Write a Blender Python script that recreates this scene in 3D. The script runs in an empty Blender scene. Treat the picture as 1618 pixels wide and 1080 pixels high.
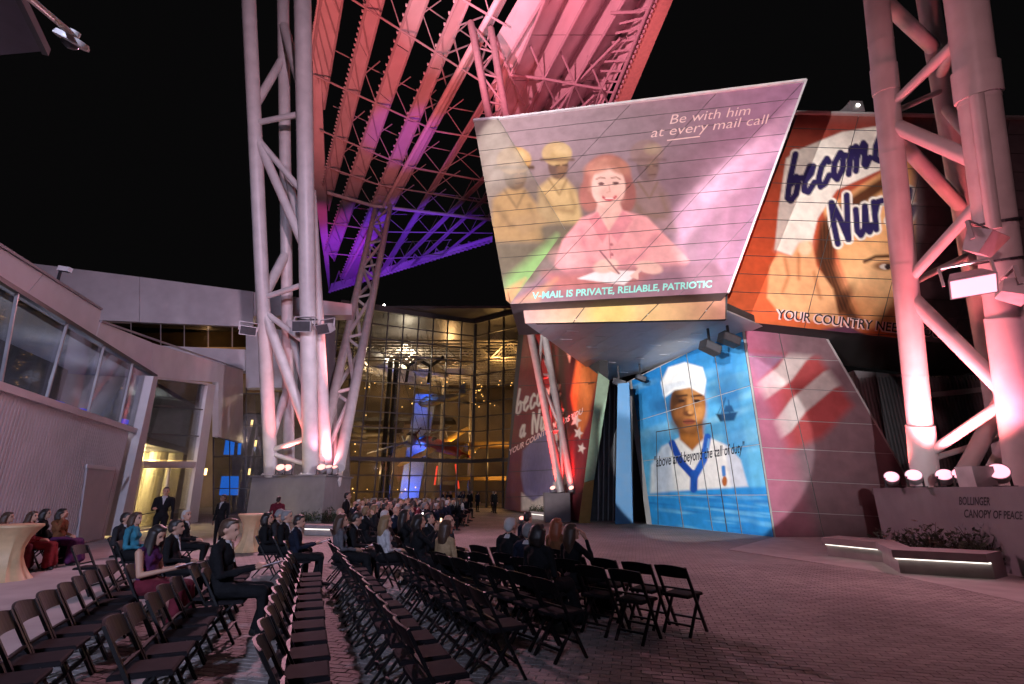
import bpy, bmesh, math, random
import numpy as np
from mathutils import Vector, Matrix, noise
random.seed(7); np.random.seed(7)
sc = bpy.context.scene
COL = sc.collection
R = math.radians

# ------------------------------------------------------------------ camera
PIT = math.atan(235/764); CAM = Vector((0, 0, 1.75))
cam_d = bpy.data.cameras.new('camera'); cam = bpy.data.objects.new('camera', cam_d); COL.objects.link(cam)
cam.location = CAM; cam.rotation_euler = (math.pi/2 + PIT, 0, 0)
cam_d.sensor_width = 36; cam_d.lens = 36*764/1618; cam_d.clip_end = 1500; cam_d.clip_start = 0.05
sc.camera = cam
sc.render.resolution_x = 1024; sc.render.resolution_y = 684
# ------------------------------------------------------------------ sky (night), moon
w = bpy.data.worlds.new('World'); sc.world = w; w.use_nodes = True
nt = w.node_tree; bg = nt.nodes['Background']
sky = nt.nodes.new('ShaderNodeTexSky'); sky.sky_type = 'NISHITA'; sky.sun_disc = False
sky.sun_elevation = R(-4); sky.sun_rotation = R(200)
mixn = nt.nodes.new('ShaderNodeMix'); mixn.data_type = 'RGBA'; mixn.inputs[0].default_value = 0.93
nt.links.new(sky.outputs[0], mixn.inputs[6]); mixn.inputs[7].default_value = (0.05, 0.047, 0.05, 1)
nt.links.new(mixn.outputs[2], bg.inputs[0]); bg.inputs[1].default_value = 0.05
moon_d = bpy.data.lights.new('moonlight', 'SUN'); moon_d.energy = 0.015; moon_d.angle = R(1); moon_d.color = (.8, .85, 1)
moon = bpy.data.objects.new('moonlight', moon_d); COL.objects.link(moon); moon.rotation_euler = (R(50), 0, R(30))
sc.view_settings.view_transform = 'Standard'; sc.view_settings.look = 'None'
sc.view_settings.exposure = 0; sc.view_settings.gamma = 1
sc.render.engine = 'CYCLES'
sc.cycles.use_denoising = True
sc.cycles.max_bounces = 6; sc.cycles.diffuse_bounces = 3; sc.cycles.glossy_bounces = 3; sc.cycles.transparent_max_bounces = 12
sc.cycles.caustics_reflective = False; sc.cycles.caustics_refractive = False; sc.cycles.sample_clamp_indirect = 4

# ------------------------------------------------------------------ pixel helpers (photo pixels give directions only)
_F = Vector((0, math.cos(PIT), math.sin(PIT))); _U = Vector((0, -math.sin(PIT), math.cos(PIT)))
def ray(x, y): return _F + Vector((1, 0, 0))*((x-809)/764) + _U*((540-y)/764)
def atz(x, y, z=0.0):
    d = ray(x, y); return CAM + d*((z-CAM.z)/d.z)
def aty(x, y, Y):
    d = ray(x, y); return CAM + d*(Y/d.y)
def lean(x, y, Y0, z0, k):                 # on the inclined plane Y = Y0 - k (z - z0)
    d = ray(x, y); t = (Y0 - k*(CAM.z-z0))/(d.y + k*d.z); return CAM + d*t
class Plane:
    def __init__(s, p, n): s.p = Vector(p); s.n = Vector(n).normalized(); s.n = s.n if s.n.dot(CAM-s.p) > 0 else -s.n
    def __call__(s, x, y, off=0.0):
        d = ray(x, y); t = (s.p + s.n*off - CAM).dot(s.n)/d.dot(s.n); return CAM + d*t
    def shift(s, off): return Plane(s.p + s.n*off, s.n)
def vplane(a, b):                          # vertical plane through two ground points
    a = Vector((a[0], a[1], 0)); b = Vector((b[0], b[1], 0)); d = b-a
    return Plane(a, (d.y, -d.x, 0))
def plane3(a, b, c): a, b, c = Vector(a), Vector(b), Vector(c); return Plane(a, (b-a).cross(c-a))
def zplane(z): return Plane((0, 0, z), (0, 0, 1))

# ------------------------------------------------------------------ materials
MATS = {}
def srgb(c): return tuple(((v/255)/12.92 if v/255 <= .04045 else ((v/255+.055)/1.055)**2.4) for v in c[:3])
def mat(name, color, rough=.6, metal=0., var=.12, scale=3., bump=.0, bscale=40., emit=None, estr=1., spec=.5, lines=None, coat=0.):
    if name in MATS: return MATS[name]
    m = bpy.data.materials.new(name); m.use_nodes = True; n = m.node_tree.nodes; l = m.node_tree.links
    b = n['Principled BSDF']; b.inputs['Roughness'].default_value = rough; b.inputs['Metallic'].default_value = metal
    b.inputs['Specular IOR Level'].default_value = spec; b.inputs['Coat Weight'].default_value = coat
    tc = n.new('ShaderNodeTexCoord')
    if var > 0:
        tx = n.new('ShaderNodeTexNoise'); tx.inputs['Scale'].default_value = scale; tx.inputs['Detail'].default_value = 6
        l.new(tc.outputs['Object'], tx.inputs['Vector'])
        rp = n.new('ShaderNodeMapRange'); rp.inputs[1].default_value = .3; rp.inputs[2].default_value = .7
        rp.inputs[3].default_value = 1-var; rp.inputs[4].default_value = 1+var; l.new(tx.outputs[0], rp.inputs[0])
        mx = n.new('ShaderNodeVectorMath'); mx.operation = 'SCALE'; mx.inputs[0].default_value = color[:3]
        l.new(rp.outputs[0], mx.inputs['Scale']); l.new(mx.outputs[0], b.inputs['Base Color'])
        rr = n.new('ShaderNodeMapRange'); rr.inputs[3].default_value = max(.02, rough-.1); rr.inputs[4].default_value = min(1, rough+.1)
        l.new(tx.outputs[0], rr.inputs[0]); l.new(rr.outputs[0], b.inputs['Roughness'])
    else:
        b.inputs['Base Color'].default_value = (*color[:3], 1)
    if bump > 0:
        t2 = n.new('ShaderNodeTexNoise'); t2.inputs['Scale'].default_value = bscale; t2.inputs['Detail'].default_value = 4
        l.new(tc.outputs['Object'], t2.inputs['Vector'])
        bp = n.new('ShaderNodeBump'); bp.inputs['Strength'].default_value = bump; bp.inputs['Distance'].default_value = .02
        l.new(t2.outputs[0], bp.inputs['Height']); l.new(bp.outputs[0], b.inputs['Normal'])
    if emit:
        b.inputs['Emission Color'].default_value = (*emit, 1); b.inputs['Emission Strength'].default_value = estr
    MATS[name] = m; return m
def paint_mat(name, rough=.55, line=0.):
    m = bpy.data.materials.new(name); m.use_nodes = True; n = m.node_tree.nodes; l = m.node_tree.links
    b = n['Principled BSDF']; b.inputs['Roughness'].default_value = rough; b.inputs['Specular IOR Level'].default_value = .3
    a = n.new('ShaderNodeAttribute'); a.attribute_name = 'Col'
    tc = n.new('ShaderNodeTexCoord'); tx = n.new('ShaderNodeTexNoise'); tx.inputs['Scale'].default_value = 2.2; tx.inputs['Detail'].default_value = 8
    l.new(tc.outputs['Object'], tx.inputs['Vector'])
    rp = n.new('ShaderNodeMapRange'); rp.inputs[1].default_value = .3; rp.inputs[2].default_value = .7; rp.inputs[3].default_value = .84; rp.inputs[4].default_value = 1.1
    l.new(tx.outputs[0], rp.inputs[0])
    mx = n.new('ShaderNodeVectorMath'); mx.operation = 'SCALE'; l.new(a.outputs['Color'], mx.inputs[0]); l.new(rp.outputs[0], mx.inputs['Scale'])
    l.new(mx.outputs[0], b.inputs['Base Color']); return m
def glass(name, tint=(.55, .58, .6), gloss=.10, rough=.02):
    m = bpy.data.materials.new(name); m.use_nodes = True; n = m.node_tree.nodes; l = m.node_tree.links
    n.remove(n['Principled BSDF']); out = n['Material Output']
    t = n.new('ShaderNodeBsdfTransparent'); t.inputs[0].default_value = (*tint, 1)
    g = n.new('ShaderNodeBsdfGlossy'); g.inputs['Roughness'].default_value = rough; g.inputs[0].default_value = (.9, .9, .95, 1)
    lw_ = n.new('ShaderNodeLayerWeight'); pw = n.new('ShaderNodeMath'); pw.operation = 'POWER'; pw.inputs[1].default_value = 5; l.new(lw_.outputs['Facing'], pw.inputs[0])
    ad = n.new('ShaderNodeMath'); ad.operation = 'MULTIPLY_ADD'; ad.inputs[1].default_value = .8; ad.inputs[2].default_value = gloss*.5; l.new(pw.outputs[0], ad.inputs[0])
    x = n.new('ShaderNodeMixShader'); l.new(ad.outputs[0], x.inputs[0]); l.new(t.outputs[0], x.inputs[1]); l.new(g.outputs[0], x.inputs[2])
    l.new(x.outputs[0], out.inputs[0]); MATS[name] = m; return m
def emi(name, color, s):
    m = bpy.data.materials.new(name); m.use_nodes = True; n = m.node_tree.nodes; l = m.node_tree.links
    b = n['Principled BSDF']; b.inputs['Base Color'].default_value = (*color, 1); b.inputs['Emission Color'].default_value = (*color, 1)
    b.inputs['Emission Strength'].default_value = s; MATS[name] = m; return m

# ------------------------------------------------------------------ objects
def link(name, me, parent=None, m=None):
    o = bpy.data.objects.new(name, me); COL.objects.link(o)
    if parent is not None: o.parent = parent
    if m is not None and me is not None: me.materials.append(m)
    return o
def tag(o, label, cat, group=None):
    o['label'] = label; o['category'] = cat
    if group: o['group'] = group
    return o
def struct(o): o['kind'] = 'structure'; return o
def stuff(o): o['kind'] = 'stuff'; return o
def thing(name, label, cat, loc=(0, 0, 0), rz=0., group=None):
    o = bpy.data.objects.new(name, None); COL.objects.link(o); o.location = loc; o.rotation_euler = (0, 0, rz)
    o.empty_display_size = .1
    return tag(o, label, cat, group)
def copy_tree(o, parent=None):
    c = o.copy(); COL.objects.link(c)
    if parent is not None: c.parent = parent
    for ch in o.children: copy_tree(ch, c)
    return c
class MB:
    def __init__(s, org=None): s.v = []; s.f = []; s.org = Vector(org) if org is not None else None
    def add(s, vs, fs):
        b = len(s.v); s.v += [Vector(q) for q in vs]; s.f += [[b+i for i in f] for f in fs]; return s
    def box(s, c, size, rot=None):
        x, y, z = [q/2 for q in size]; vs = [Vector(q) for q in ((-x,-y,-z),(x,-y,-z),(x,y,-z),(-x,y,-z),(-x,-y,z),(x,-y,z),(x,y,z),(-x,y,z))]
        if rot is not None: vs = [rot @ q for q in vs]
        return s.add([q+Vector(c) for q in vs], [(0,3,2,1),(4,5,6,7),(0,1,5,4),(1,2,6,5),(2,3,7,6),(3,0,4,7)])
    def bar(s, p, q, w, h, up=(0, 0, 1)):
        p, q = Vector(p), Vector(q); d = (q-p); L = d.length; d.normalize(); up = Vector(up)
        x = d.cross(up)
        if x.length < 1e-4: x = d.cross(Vector((0, 1, 0)))
        x.normalize(); u = x.cross(d)
        return s.box((p+q)/2, (w, L, h), Matrix((x, d, u)).transposed())
    def tube(s, p, q, r1, r2=None, n=10, cap=True):
        r2 = r1 if r2 is None else r2; p, q = Vector(p), Vector(q); d = (q-p).normalized()
        x = d.orthogonal().normalized(); y = d.cross(x); b = len(s.v)
        for P, r in ((p, r1), (q, r2)):
            s.v += [P + x*(r*math.cos(2*math.pi*i/n)) + y*(r*math.sin(2*math.pi*i/n)) for i in range(n)]
        s.f += [[b+i, b+(i+1) % n, b+n+(i+1) % n, b+n+i] for i in range(n)]
        if cap: s.f += [[b+i for i in reversed(range(n))], [b+n+i for i in range(n)]]
        return s
    def lathe(s, prof, c=(0, 0, 0), n=24, rot=None):
        b = len(s.v); c = Vector(c)
        for r, z in prof:
            for i in range(n):
                q = Vector((r*math.cos(2*math.pi*i/n), r*math.sin(2*math.pi*i/n), z)); s.v.append((rot @ q if rot is not None else q)+c)
        for k in range(len(prof)-1):
            s.f += [[b+k*n+i, b+k*n+(i+1) % n, b+(k+1)*n+(i+1) % n, b+(k+1)*n+i] for i in range(n)]
        s.f += [[b+i for i in reversed(range(n))], [b+(len(prof)-1)*n+i for i in range(n)]]
        return s
    def prism(s, poly, off):               # a flat polygon thickened along the vector off
        n = len(poly); off = Vector(off); P = [Vector(q) for q in poly]
        return s.add(P+[q+off for q in P], [list(range(n)), [n+i for i in reversed(range(n))]]+[[i, n+i, n+(i+1) % n, (i+1) % n] for i in range(n)])
    def build(s, name, m, parent=None, smooth=False):
        me = bpy.data.meshes.new(name); org = s.org if s.org is not None else Vector()
        me.from_pydata([q-org for q in s.v], [], s.f); me.update()
        bm = bmesh.new(); bm.from_mesh(me); bmesh.ops.recalc_face_normals(bm, faces=bm.faces); bm.to_mesh(me); bm.free()
        if smooth:
            me.shade_smooth()
            try: me.set_sharp_from_angle(angle=R(40))
            except Exception: pass
        o = link(name, me, parent, m)
        if parent is None: o.location = org
        return o
def pxpoly(pl, pts, off=0.): return [pl(x, y, off) for x, y in pts]
def slab(name, pl, pts, thick, m, parent=None, off=0., org=None):   # polygon seen at photo pixels, lying on plane pl, thickened away from the viewer
    return MB(org).prism(pxpoly(pl, pts, off), -pl.n*thick).build(name, m, parent)
def part_of(o, parent):                      # parent a world-space mesh under an empty that is moved/rotated
    o.parent = parent; return o

def spot(name, loc, target, power, color, angle=40, blend=.5, size=.15):
    d = bpy.data.lights.new(name, 'SPOT'); d.energy = power; d.color = color; d.spot_size = R(angle); d.spot_blend = blend; d.shadow_soft_size = size
    o = bpy.data.objects.new(name, d); COL.objects.link(o); o.location = loc
    o.rotation_euler = (Vector(target)-Vector(loc)).to_track_quat('-Z', 'Y').to_euler(); return o
def lamp(name, loc, power, color, size=.2):
    d = bpy.data.lights.new(name, 'POINT'); d.energy = power; d.color = color; d.shadow_soft_size = size
    o = bpy.data.objects.new(name, d); COL.objects.link(o); o.location = loc; return o

# ------------------------------------------------------------------ painting projected pictures into the panel colours
def sd_poly(X, Y, pts):
    pts = np.array(pts, float); d = np.full(X.shape, 1e18); s = np.ones(X.shape); n = len(pts)
    for i in range(n):
        a = pts[i]; b = pts[i-1]; e = b-a; wx = X-a[0]; wy = Y-a[1]
        t = np.clip((wx*e[0]+wy*e[1])/max(e@e, 1e-9), 0, 1); dx = wx-e[0]*t; dy = wy-e[1]*t; d = np.minimum(d, dx*dx+dy*dy)
        c1 = Y >= a[1]; c2 = Y < b[1]; c3 = e[0]*wy > e[1]*wx
        s = np.where((c1 & c2 & c3) | (~c1 & ~c2 & ~c3), -s, s)
    return s*np.sqrt(d)
class Art:
    def __init__(s, X, Y): s.X = X; s.Y = Y; s.c = np.zeros(X.shape+(3,))
    def mix(s, a, col):
        a = np.clip(a, 0, 1)[..., None]; s.c = s.c*(1-a)+np.array(srgb(col) if not isinstance(col, np.ndarray) else col)*a; return s
    def fill(s, col): s.c[:] = srgb(col); return s
    def grad(s, p, q, c1, c2, a=1.):
        d = np.array(q, float)-np.array(p, float); t = np.clip(((s.X-p[0])*d[0]+(s.Y-p[1])*d[1])/(d@d), 0, 1)[..., None]
        col = np.array(srgb(c1))*(1-t)+np.array(srgb(c2))*t; s.c = s.c*(1-a)+col*a; return s
    def poly(s, pts, col, soft=1.2, a=1.):
        return s.mix(a*np.clip(.5-sd_poly(s.X, s.Y, pts)/soft/2, 0, 1), col)
    def ell(s, cx, cy, rx, ry, col, soft=.08, a=1., rot=0.):
        c, n = math.cos(R(rot)), math.sin(R(rot)); dx = s.X-cx; dy = s.Y-cy
        u = (dx*c+dy*n)/rx; v = (-dx*n+dy*c)/ry; r = np.sqrt(u*u+v*v)
        return s.mix(a*np.clip((1-r)/soft+.5, 0, 1), col)
    def stroke(s, pts, wd, col, soft=.9, a=1.):
        d = np.full(s.X.shape, 1e18); pts = np.array(pts, float)
        for p, q in zip(pts[:-1], pts[1:]):
            e = q-p; t = np.clip(((s.X-p[0])*e[0]+(s.Y-p[1])*e[1])/max(e@e, 1e-9), 0, 1)
            d = np.minimum(d, (s.X-p[0]-e[0]*t)**2+(s.Y-p[1]-e[1]*t)**2)
        return s.mix(a*np.clip(.5-(np.sqrt(d)-wd/2)/soft/2, 0, 1), col)
GLY = {  # brush script: strokes in a unit box, x right, y up
 'b': (.62, [[(.25,1.25),(.12,.6),(.1,.1),(.25,-.02),(.45,.1),(.5,.4),(.38,.6),(.2,.45)], [(.45,.52),(.62,.5)]]),
 'e': (.55, [[(.1,.35),(.35,.5),(.4,.68),(.25,.72),(.1,.45),(.12,.1),(.3,0),(.52,.2)]]),
 'c': (.55, [[(.45,.6),(.35,.72),(.15,.55),(.08,.25),(.2,0),(.38,.03),(.52,.22)]]),
 'o': (.6, [[(.3,.72),(.1,.5),(.1,.15),(.28,0),(.46,.2),(.46,.55),(.3,.72)], [(.46,.6),(.6,.55)]]),
 'm': (1., [[(.1,.7),(.1,0)], [(.1,.4),(.28,.7),(.38,.6),(.4,0)], [(.4,.4),(.6,.7),(.7,.6),(.72,.1),(.82,0),(.95,.2)]]),
 'N': (.85, [[(.2,0),(.12,.5),(.1,1.1)], [(.12,1.1),(.4,.55),(.62,.02)], [(.62,.02),(.66,.6),(.72,1.15)]]),
 'u': (.65, [[(.1,.7),(.08,.15),(.2,0),(.38,.15),(.46,.7)], [(.46,.6),(.46,.1),(.55,0),(.65,.15)]]),
 'r': (.5, [[(.1,.72),(.1,0)], [(.1,.4),(.25,.68),(.42,.68)]]),
 's': (.5, [[(.4,.65),(.22,.72),(.12,.55),(.36,.3),(.36,.08),(.18,-.02),(.06,.1)]]),
 'a': (.62, [[(.42,.6),(.28,.72),(.1,.45),(.1,.12),(.25,0),(.42,.25)], [(.45,.7),(.44,.12),(.52,0),(.62,.15)]]),
}
def script(art, word, o, ex, ey, wd, col):
    x = 0.
    for ch in word:
        if ch == ' ': x += .5; continue
        adv, sts = GLY[ch]
        for st in sts: art.stroke([(o[0]+ex[0]*(x+px)+ey[0]*py, o[1]+ex[1]*(x+px)+ey[1]*py) for px, py in st], wd, col)
        x += adv+.06
def clip_half(poly, a, b, c):              # keep a x + b y <= c
    out = []
    for i in range(len(poly)):
        p, q = poly[i-1], poly[i]; dp = a*p[0]+b*p[1]-c; dq = a*q[0]+b*q[1]-c
        if (dp <= 0) != (dq <= 0): t = dp/(dp-dq); out.append((p[0]+(q[0]-p[0])*t, p[1]+(q[1]-p[1])*t))
        if dq <= 0: out.append(q)
    return out
def area(p): return .5*sum(p[i-1][0]*p[i][1]-p[i][0]*p[i-1][1] for i in range(len(p)))
def line_abc(p, q):
    a, b = q[1]-p[1], p[0]-q[0]; n = math.hypot(a, b); a, b = a/n, b/n; return a, b, a*p[0]+b*p[1]
def split(polys, p, q, gap):
    a, b, c = line_abc(p, q); out = []
    for P in polys:
        for s in (1, -1):
            k = clip_half(P, s*a, s*b, s*c-gap/2)
            if len(k) >= 3 and abs(area(k)) > 6: out.append(k)
    return out
def panel(name, pl, poly, paint, parent, m, step=1.7, depth=.035, off=0., org=None):
    """one facade panel: its face is finely divided so that the projected picture painted on it can vary; poly is convex, in photo pixels"""
    if area(poly) < 0: poly = poly[::-1]
    xs = [p[0] for p in poly]; ys = [p[1] for p in poly]
    gx = np.arange(math.floor(min(xs)/step)*step, max(xs)+step, step); gy = np.arange(math.floor(min(ys)/step)*step, max(ys)+step, step)
    GX, GY = np.meshgrid(gx, gy); ins = np.ones(GX.shape, bool); hs = []
    for i in range(len(poly)):
        a, b, c = line_abc(poly[i-1], poly[i]); hs.append((a, b, c)); ins &= (a*GX+b*GY-c) <= 1e-9
    V = []; idx = {}; Fs = []
    def vid(p):
        k = (round(p[0], 3), round(p[1], 3))
        if k not in idx: idx[k] = len(V); V.append(k)
        return idx[k]
    full = ins[:-1, :-1] & ins[1:, :-1] & ins[:-1, 1:] & ins[1:, 1:]
    for j in range(len(gy)-1):
        for i in range(len(gx)-1):
            sq = [(gx[i], gy[j]), (gx[i+1], gy[j]), (gx[i+1], gy[j+1]), (gx[i], gy[j+1])]
            if not full[j, i]:
                for h in hs:
                    sq = clip_half(sq, *h)
                    if len(sq) < 3: break
                if len(sq) < 3 or abs(area(sq)) < 1e-4: continue
            f = [vid(p) for p in sq]; f = [q for k, q in enumerate(f) if q != f[k-1]]
            if len(f) >= 3: Fs.append(f)
    if not Fs: return None
    A = np.array(V); colr = paint(A[:, 0], A[:, 1])
    P = [pl(x, y, off) for x, y in V]; org = Vector(org) if org is not None else Vector()
    nb = len(P); back = pl.n*depth; rim = [pl(x, y, off) for x, y in poly]
    P += rim+[q-back for q in rim]; k = len(poly)
    Fs += [[nb+i, nb+(i+1) % k, nb+k+(i+1) % k, nb+k+i] for i in range(k)]
    me = bpy.data.meshes.new(name); me.from_pydata([q-org for q in P], [], Fs); me.update()
    ca = me.color_attributes.new('Col', 'FLOAT_COLOR', 'POINT'); buf = np.ones((len(P), 4), np.float32); buf[:nb, :3] = colr; buf[nb:, :3] = .12
    ca.data.foreach_set('color', buf.ravel())
    bm = bmesh.new(); bm.from_mesh(me)
    if bm.faces:
        bm.faces.ensure_lookup_table(); bm.normal_update()
        fl = [f for f in bm.faces if f.index < len(Fs)-k and f.normal.dot(pl.n) < 0]
        bmesh.ops.reverse_faces(bm, faces=fl)
    bm.to_mesh(me); bm.free()
    return link(name, me, parent, m)
def lettering(name, text, pl, o, ex, ey, m, parent, off=.006, bold=0., thick=0., fit=None):
    """flat letters lying on plane pl; o, ex, ey are photo pixels (baseline start, one em right, one em up)"""
    cu = bpy.data.curves.new('t', 'FONT'); cu.body = text; cu.size = 1; cu.offset = bold; cu.resolution_u = 3; cu.fill_mode = 'FRONT' if thick == 0 else 'BOTH'
    to = bpy.data.objects.new('t', cu); COL.objects.link(to); bpy.context.view_layer.update()
    me = bpy.data.meshes.new_from_object(to.evaluated_get(bpy.context.evaluated_depsgraph_get())); bpy.data.objects.remove(to)
    xm = max(v.co.x for v in me.vertices); sx = (fit/xm) if fit else 1.
    for v in me.vertices:
        x, y = v.co.x*sx, v.co.y; v.co = pl(o[0]+ex[0]*x+ey[0]*y, o[1]+ex[1]*x+ey[1]*y, off) - parent.location
    me.materials.clear(); me.name = name
    return link(name, me, parent, m)
# ================================================================== lamps of the place
RED = (1., .16, .14); PINK = (1., .36, .46); HOT = (1., .22, .42); PURP = (.45, .08, 1.); MAUVE = (1., .60, .78)
# event floodlights clamped round the plaza (fixtures on both towers and behind the audience)
spot('flood_right_tower', lean(1530, 445, 12.2, 1.9, .3), (-2, 9, 0), 1900, (1., .48, .60), 130, .9, .3)
spot('flood_right_tower', lean(1500, 452, 11.4, 1.9, .3), (-11, 30, 6), 13000, (.95, .82, 1.), 34, .9, .3)  # added spot, stands in for the screen glow on the left plinth
spot('flood_left_tower', lean(516, 505, 26.6, 2.6, .38)+Vector((.6, -.8, 0)), (0, 11, 0), 5400, (1., .46, .60), 120, .9, .3)
spot('flood_behind', (-2, -14, 9), (-14, 20, 3), 19000, (.62, .68, 1.), 66, .9, .5)
spot('flood_left', (5, -6, 9), (-12.5, 27, 18), 23000, (1., .66, .84), 56, .9, .5)
# projectors
spot('projector_screen', (-10, -6, 8), (4.7, 17.3, 13.4), 41000, (1., .93, .93), 33, .12, .05)
spot('projector_facade', (2.5, 5, 5), (11.6, 19.5, 12.9), 10800, (1., .97, .95), 28, .4, .05)
spot('added_fill_right', (-3, -9, 7), (14.5, 13, 9), 5600, (1., .46, .50), 40, .9, .5)  # no projector: unseen flood added to brighten the right tower from the front
spot('projector_wall', (-4, 2, 3.6), (9.0, 24, 4.0), 24000, (.95, .98, 1.), 23, .08, .05)
spot('projector_side', (-11, 8, 5), (2.6, 36, 6.5), 24000, (1., .9, .9), 29, .3, .05)
spot('projector_leg', (4, 0, 4), (11.7, 20.5, 4.6), 8500, (1., .9, .95), 30, 1., .05)

# ================================================================== ground
def brick_mat(name, c1, c2, cm, bw, rh, rot, mortar=.006, rough=.75):
    m = bpy.data.materials.new(name); m.use_nodes = True; n = m.node_tree.nodes; l = m.node_tree.links; b = n['Principled BSDF']
    tc = n.new('ShaderNodeTexCoord'); mp = n.new('ShaderNodeMapping'); mp.inputs['Rotation'].default_value = (0, 0, rot)
    l.new(tc.outputs['Object'], mp.inputs['Vector'])
    bt = n.new('ShaderNodeTexBrick'); bt.inputs['Scale'].default_value = 1; bt.inputs['Brick Width'].default_value = bw; bt.inputs['Row Height'].default_value = rh
    bt.inputs['Mortar Size'].default_value = mortar; bt.inputs['Color1'].default_value = (*c1, 1); bt.inputs['Color2'].default_value = (*c2, 1); bt.inputs['Mortar'].default_value = (*cm, 1)
    l.new(mp.outputs[0], bt.inputs['Vector'])
    tx = n.new('ShaderNodeTexNoise'); tx.inputs['Scale'].default_value = .45; tx.inputs['Detail'].default_value = 7; l.new(tc.outputs['Object'], tx.inputs['Vector'])
    rp = n.new('ShaderNodeMapRange'); rp.inputs[1].default_value = .3; rp.inputs[2].default_value = .7; rp.inputs[3].default_value = .75; rp.inputs[4].default_value = 1.2
    l.new(tx.outputs[0], rp.inputs[0]); mx = n.new('ShaderNodeVectorMath'); mx.operation = 'SCALE'
    l.new(bt.outputs[0], mx.inputs[0]); l.new(rp.outputs[0], mx.inputs['Scale']); l.new(mx.outputs[0], b.inputs['Base Color'])
    bp = n.new('ShaderNodeBump'); bp.inputs['Distance'].default_value = .01; bp.invert = True; bp.inputs['Strength'].default_value = .6
    l.new(bt.outputs['Fac'], bp.inputs['Height']); l.new(bp.outputs[0], b.inputs['Normal']); b.inputs['Roughness'].default_value = rough
    return m
PROT = R(14)
m_brick = brick_mat('brick_paving', (.32, .28, .265), (.25, .22, .21), (.09, .08, .075), .2, .1, PROT)
plaza = struct(MB().add([(-400, -400, -.014), (400, -400, -.014), (400, 600, -.014), (-400, 600, -.014)], [(0, 1, 2, 3)]).build('plaza', m_brick))
# single pavers where they can be told apart
def paver_mat():
    m = bpy.data.materials.new('paver'); m.use_nodes = True; n = m.node_tree.nodes; l = m.node_tree.links; b = n['Principled BSDF']
    g = n.new('ShaderNodeNewGeometry'); tx = n.new('ShaderNodeTexNoise'); tx.inputs['Scale'].default_value = .45; tx.inputs['Detail'].default_value = 7
    w1 = n.new('ShaderNodeTexWhiteNoise'); l.new(g.outputs['Random Per Island'], w1.inputs['Vector']); w1.noise_dimensions = '1D'; l.new(g.outputs['Random Per Island'], w1.inputs['W'])
    oi = n.new('ShaderNodeObjectInfo'); l.new(g.outputs['Position'], tx.inputs['Vector'])
    ad = n.new('ShaderNodeMath'); ad.operation = 'ADD'; l.new(w1.outputs[0], ad.inputs[0]); l.new(oi.outputs['Random'], ad.inputs[1])
    fr = n.new('ShaderNodeMath'); fr.operation = 'FRACT'; l.new(ad.outputs[0], fr.inputs[0])
    r1 = n.new('ShaderNodeMapRange'); r1.inputs[3].default_value = .84; r1.inputs[4].default_value = 1.14; l.new(fr.outputs[0], r1.inputs[0])
    rp = n.new('ShaderNodeMapRange'); rp.inputs[1].default_value = .3; rp.inputs[2].default_value = .7; rp.inputs[3].default_value = .68; rp.inputs[4].default_value = 1.28; l.new(tx.outputs[0], rp.inputs[0])
    t2 = n.new('ShaderNodeTexNoise'); t2.inputs['Scale'].default_value = 60; l.new(g.outputs['Position'], t2.inputs['Vector'])
    r2 = n.new('ShaderNodeMapRange'); r2.inputs[3].default_value = .6; r2.inputs[4].default_value = 1.4; l.new(t2.outputs[0], r2.inputs[0])
    m1 = n.new('ShaderNodeMath'); m1.operation = 'MULTIPLY'; l.new(r1.outputs[0], m1.inputs[0]); l.new(rp.outputs[0], m1.inputs[1])
    m2 = n.new('ShaderNodeMath'); m2.operation = 'MULTIPLY'; l.new(m1.outputs[0], m2.inputs[0]); l.new(r2.outputs[0], m2.inputs[1])
    mx = n.new('ShaderNodeVectorMath'); mx.operation = 'SCALE'; mx.inputs[0].default_value = (.29, .255, .245); l.new(m2.outputs[0], mx.inputs['Scale'])
    l.new(mx.outputs[0], b.inputs['Base Color']); b.inputs['Roughness'].default_value = .72; return m
m_paver = paver_mat()
pv = MB(); pv.box((0, 0, -.02), (.193, .093, .04)); pm = bpy.data.meshes.new('paver')
hx, hy, c = .0965, .0465, .004
pm.from_pydata([(-hx,-hy,-.012),(hx,-hy,-.012),(hx,hy,-.012),(-hx,hy,-.012),(-hx+c,-hy+c,0),(hx-c,-hy+c,0),(hx-c,hy-c,0),(-hx+c,hy-c,0)], [], [(4,5,6,7),(0,1,5,4),(1,2,6,5),(2,3,7,6),(3,0,4,7)])
pm.materials.append(m_paver)
cr, sr = math.cos(-PROT), math.sin(-PROT); cand = []
for j in range(-160, 200):
    for i in range(-90, 110):
        u = (i+(.5 if j % 2 else 0))*.2; v = j*.1
        x = u*cr-v*sr; y = u*sr+v*cr
        if 3.6 < y < 13.2 and abs(x) < y*1.12+.4 and not (x < -4.6-.32*(y-4)): cand.append((x, y))
def in_view(x, y): return y > 4.35 and abs(x) < y*.93
cand.sort(key=lambda q: (not in_view(*q), q[0]**2+q[1]**2))
for x, y in cand[:300]:
    o = bpy.data.objects.new('paver', pm); COL.objects.link(o); o.parent = plaza; o.location = (x, y, random.uniform(-.0015, .0015)); o.rotation_euler = (random.uniform(-.006, .006), random.uniform(-.006, .006), -PROT)
V = []; Fc = []
bv = [v.co.copy() for v in pm.vertices]; bf = [list(p.vertices) for p in pm.polygons]
for x, y in cand[300:]:
    b = len(V); dz = random.uniform(-.0015, .0015); tx_, ty_ = random.uniform(-.006, .006), random.uniform(-.006, .006)
    V += [(x+q.x*cr-q.y*sr, y+q.x*sr+q.y*cr, q.z+dz+q.x*tx_+q.y*ty_) for q in bv]; Fc += [[b+i for i in f] for f in bf]
pme = bpy.data.meshes.new('pavers'); pme.from_pydata(V, [], Fc); stuff(link('paving_field', pme, plaza, m_paver))
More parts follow.
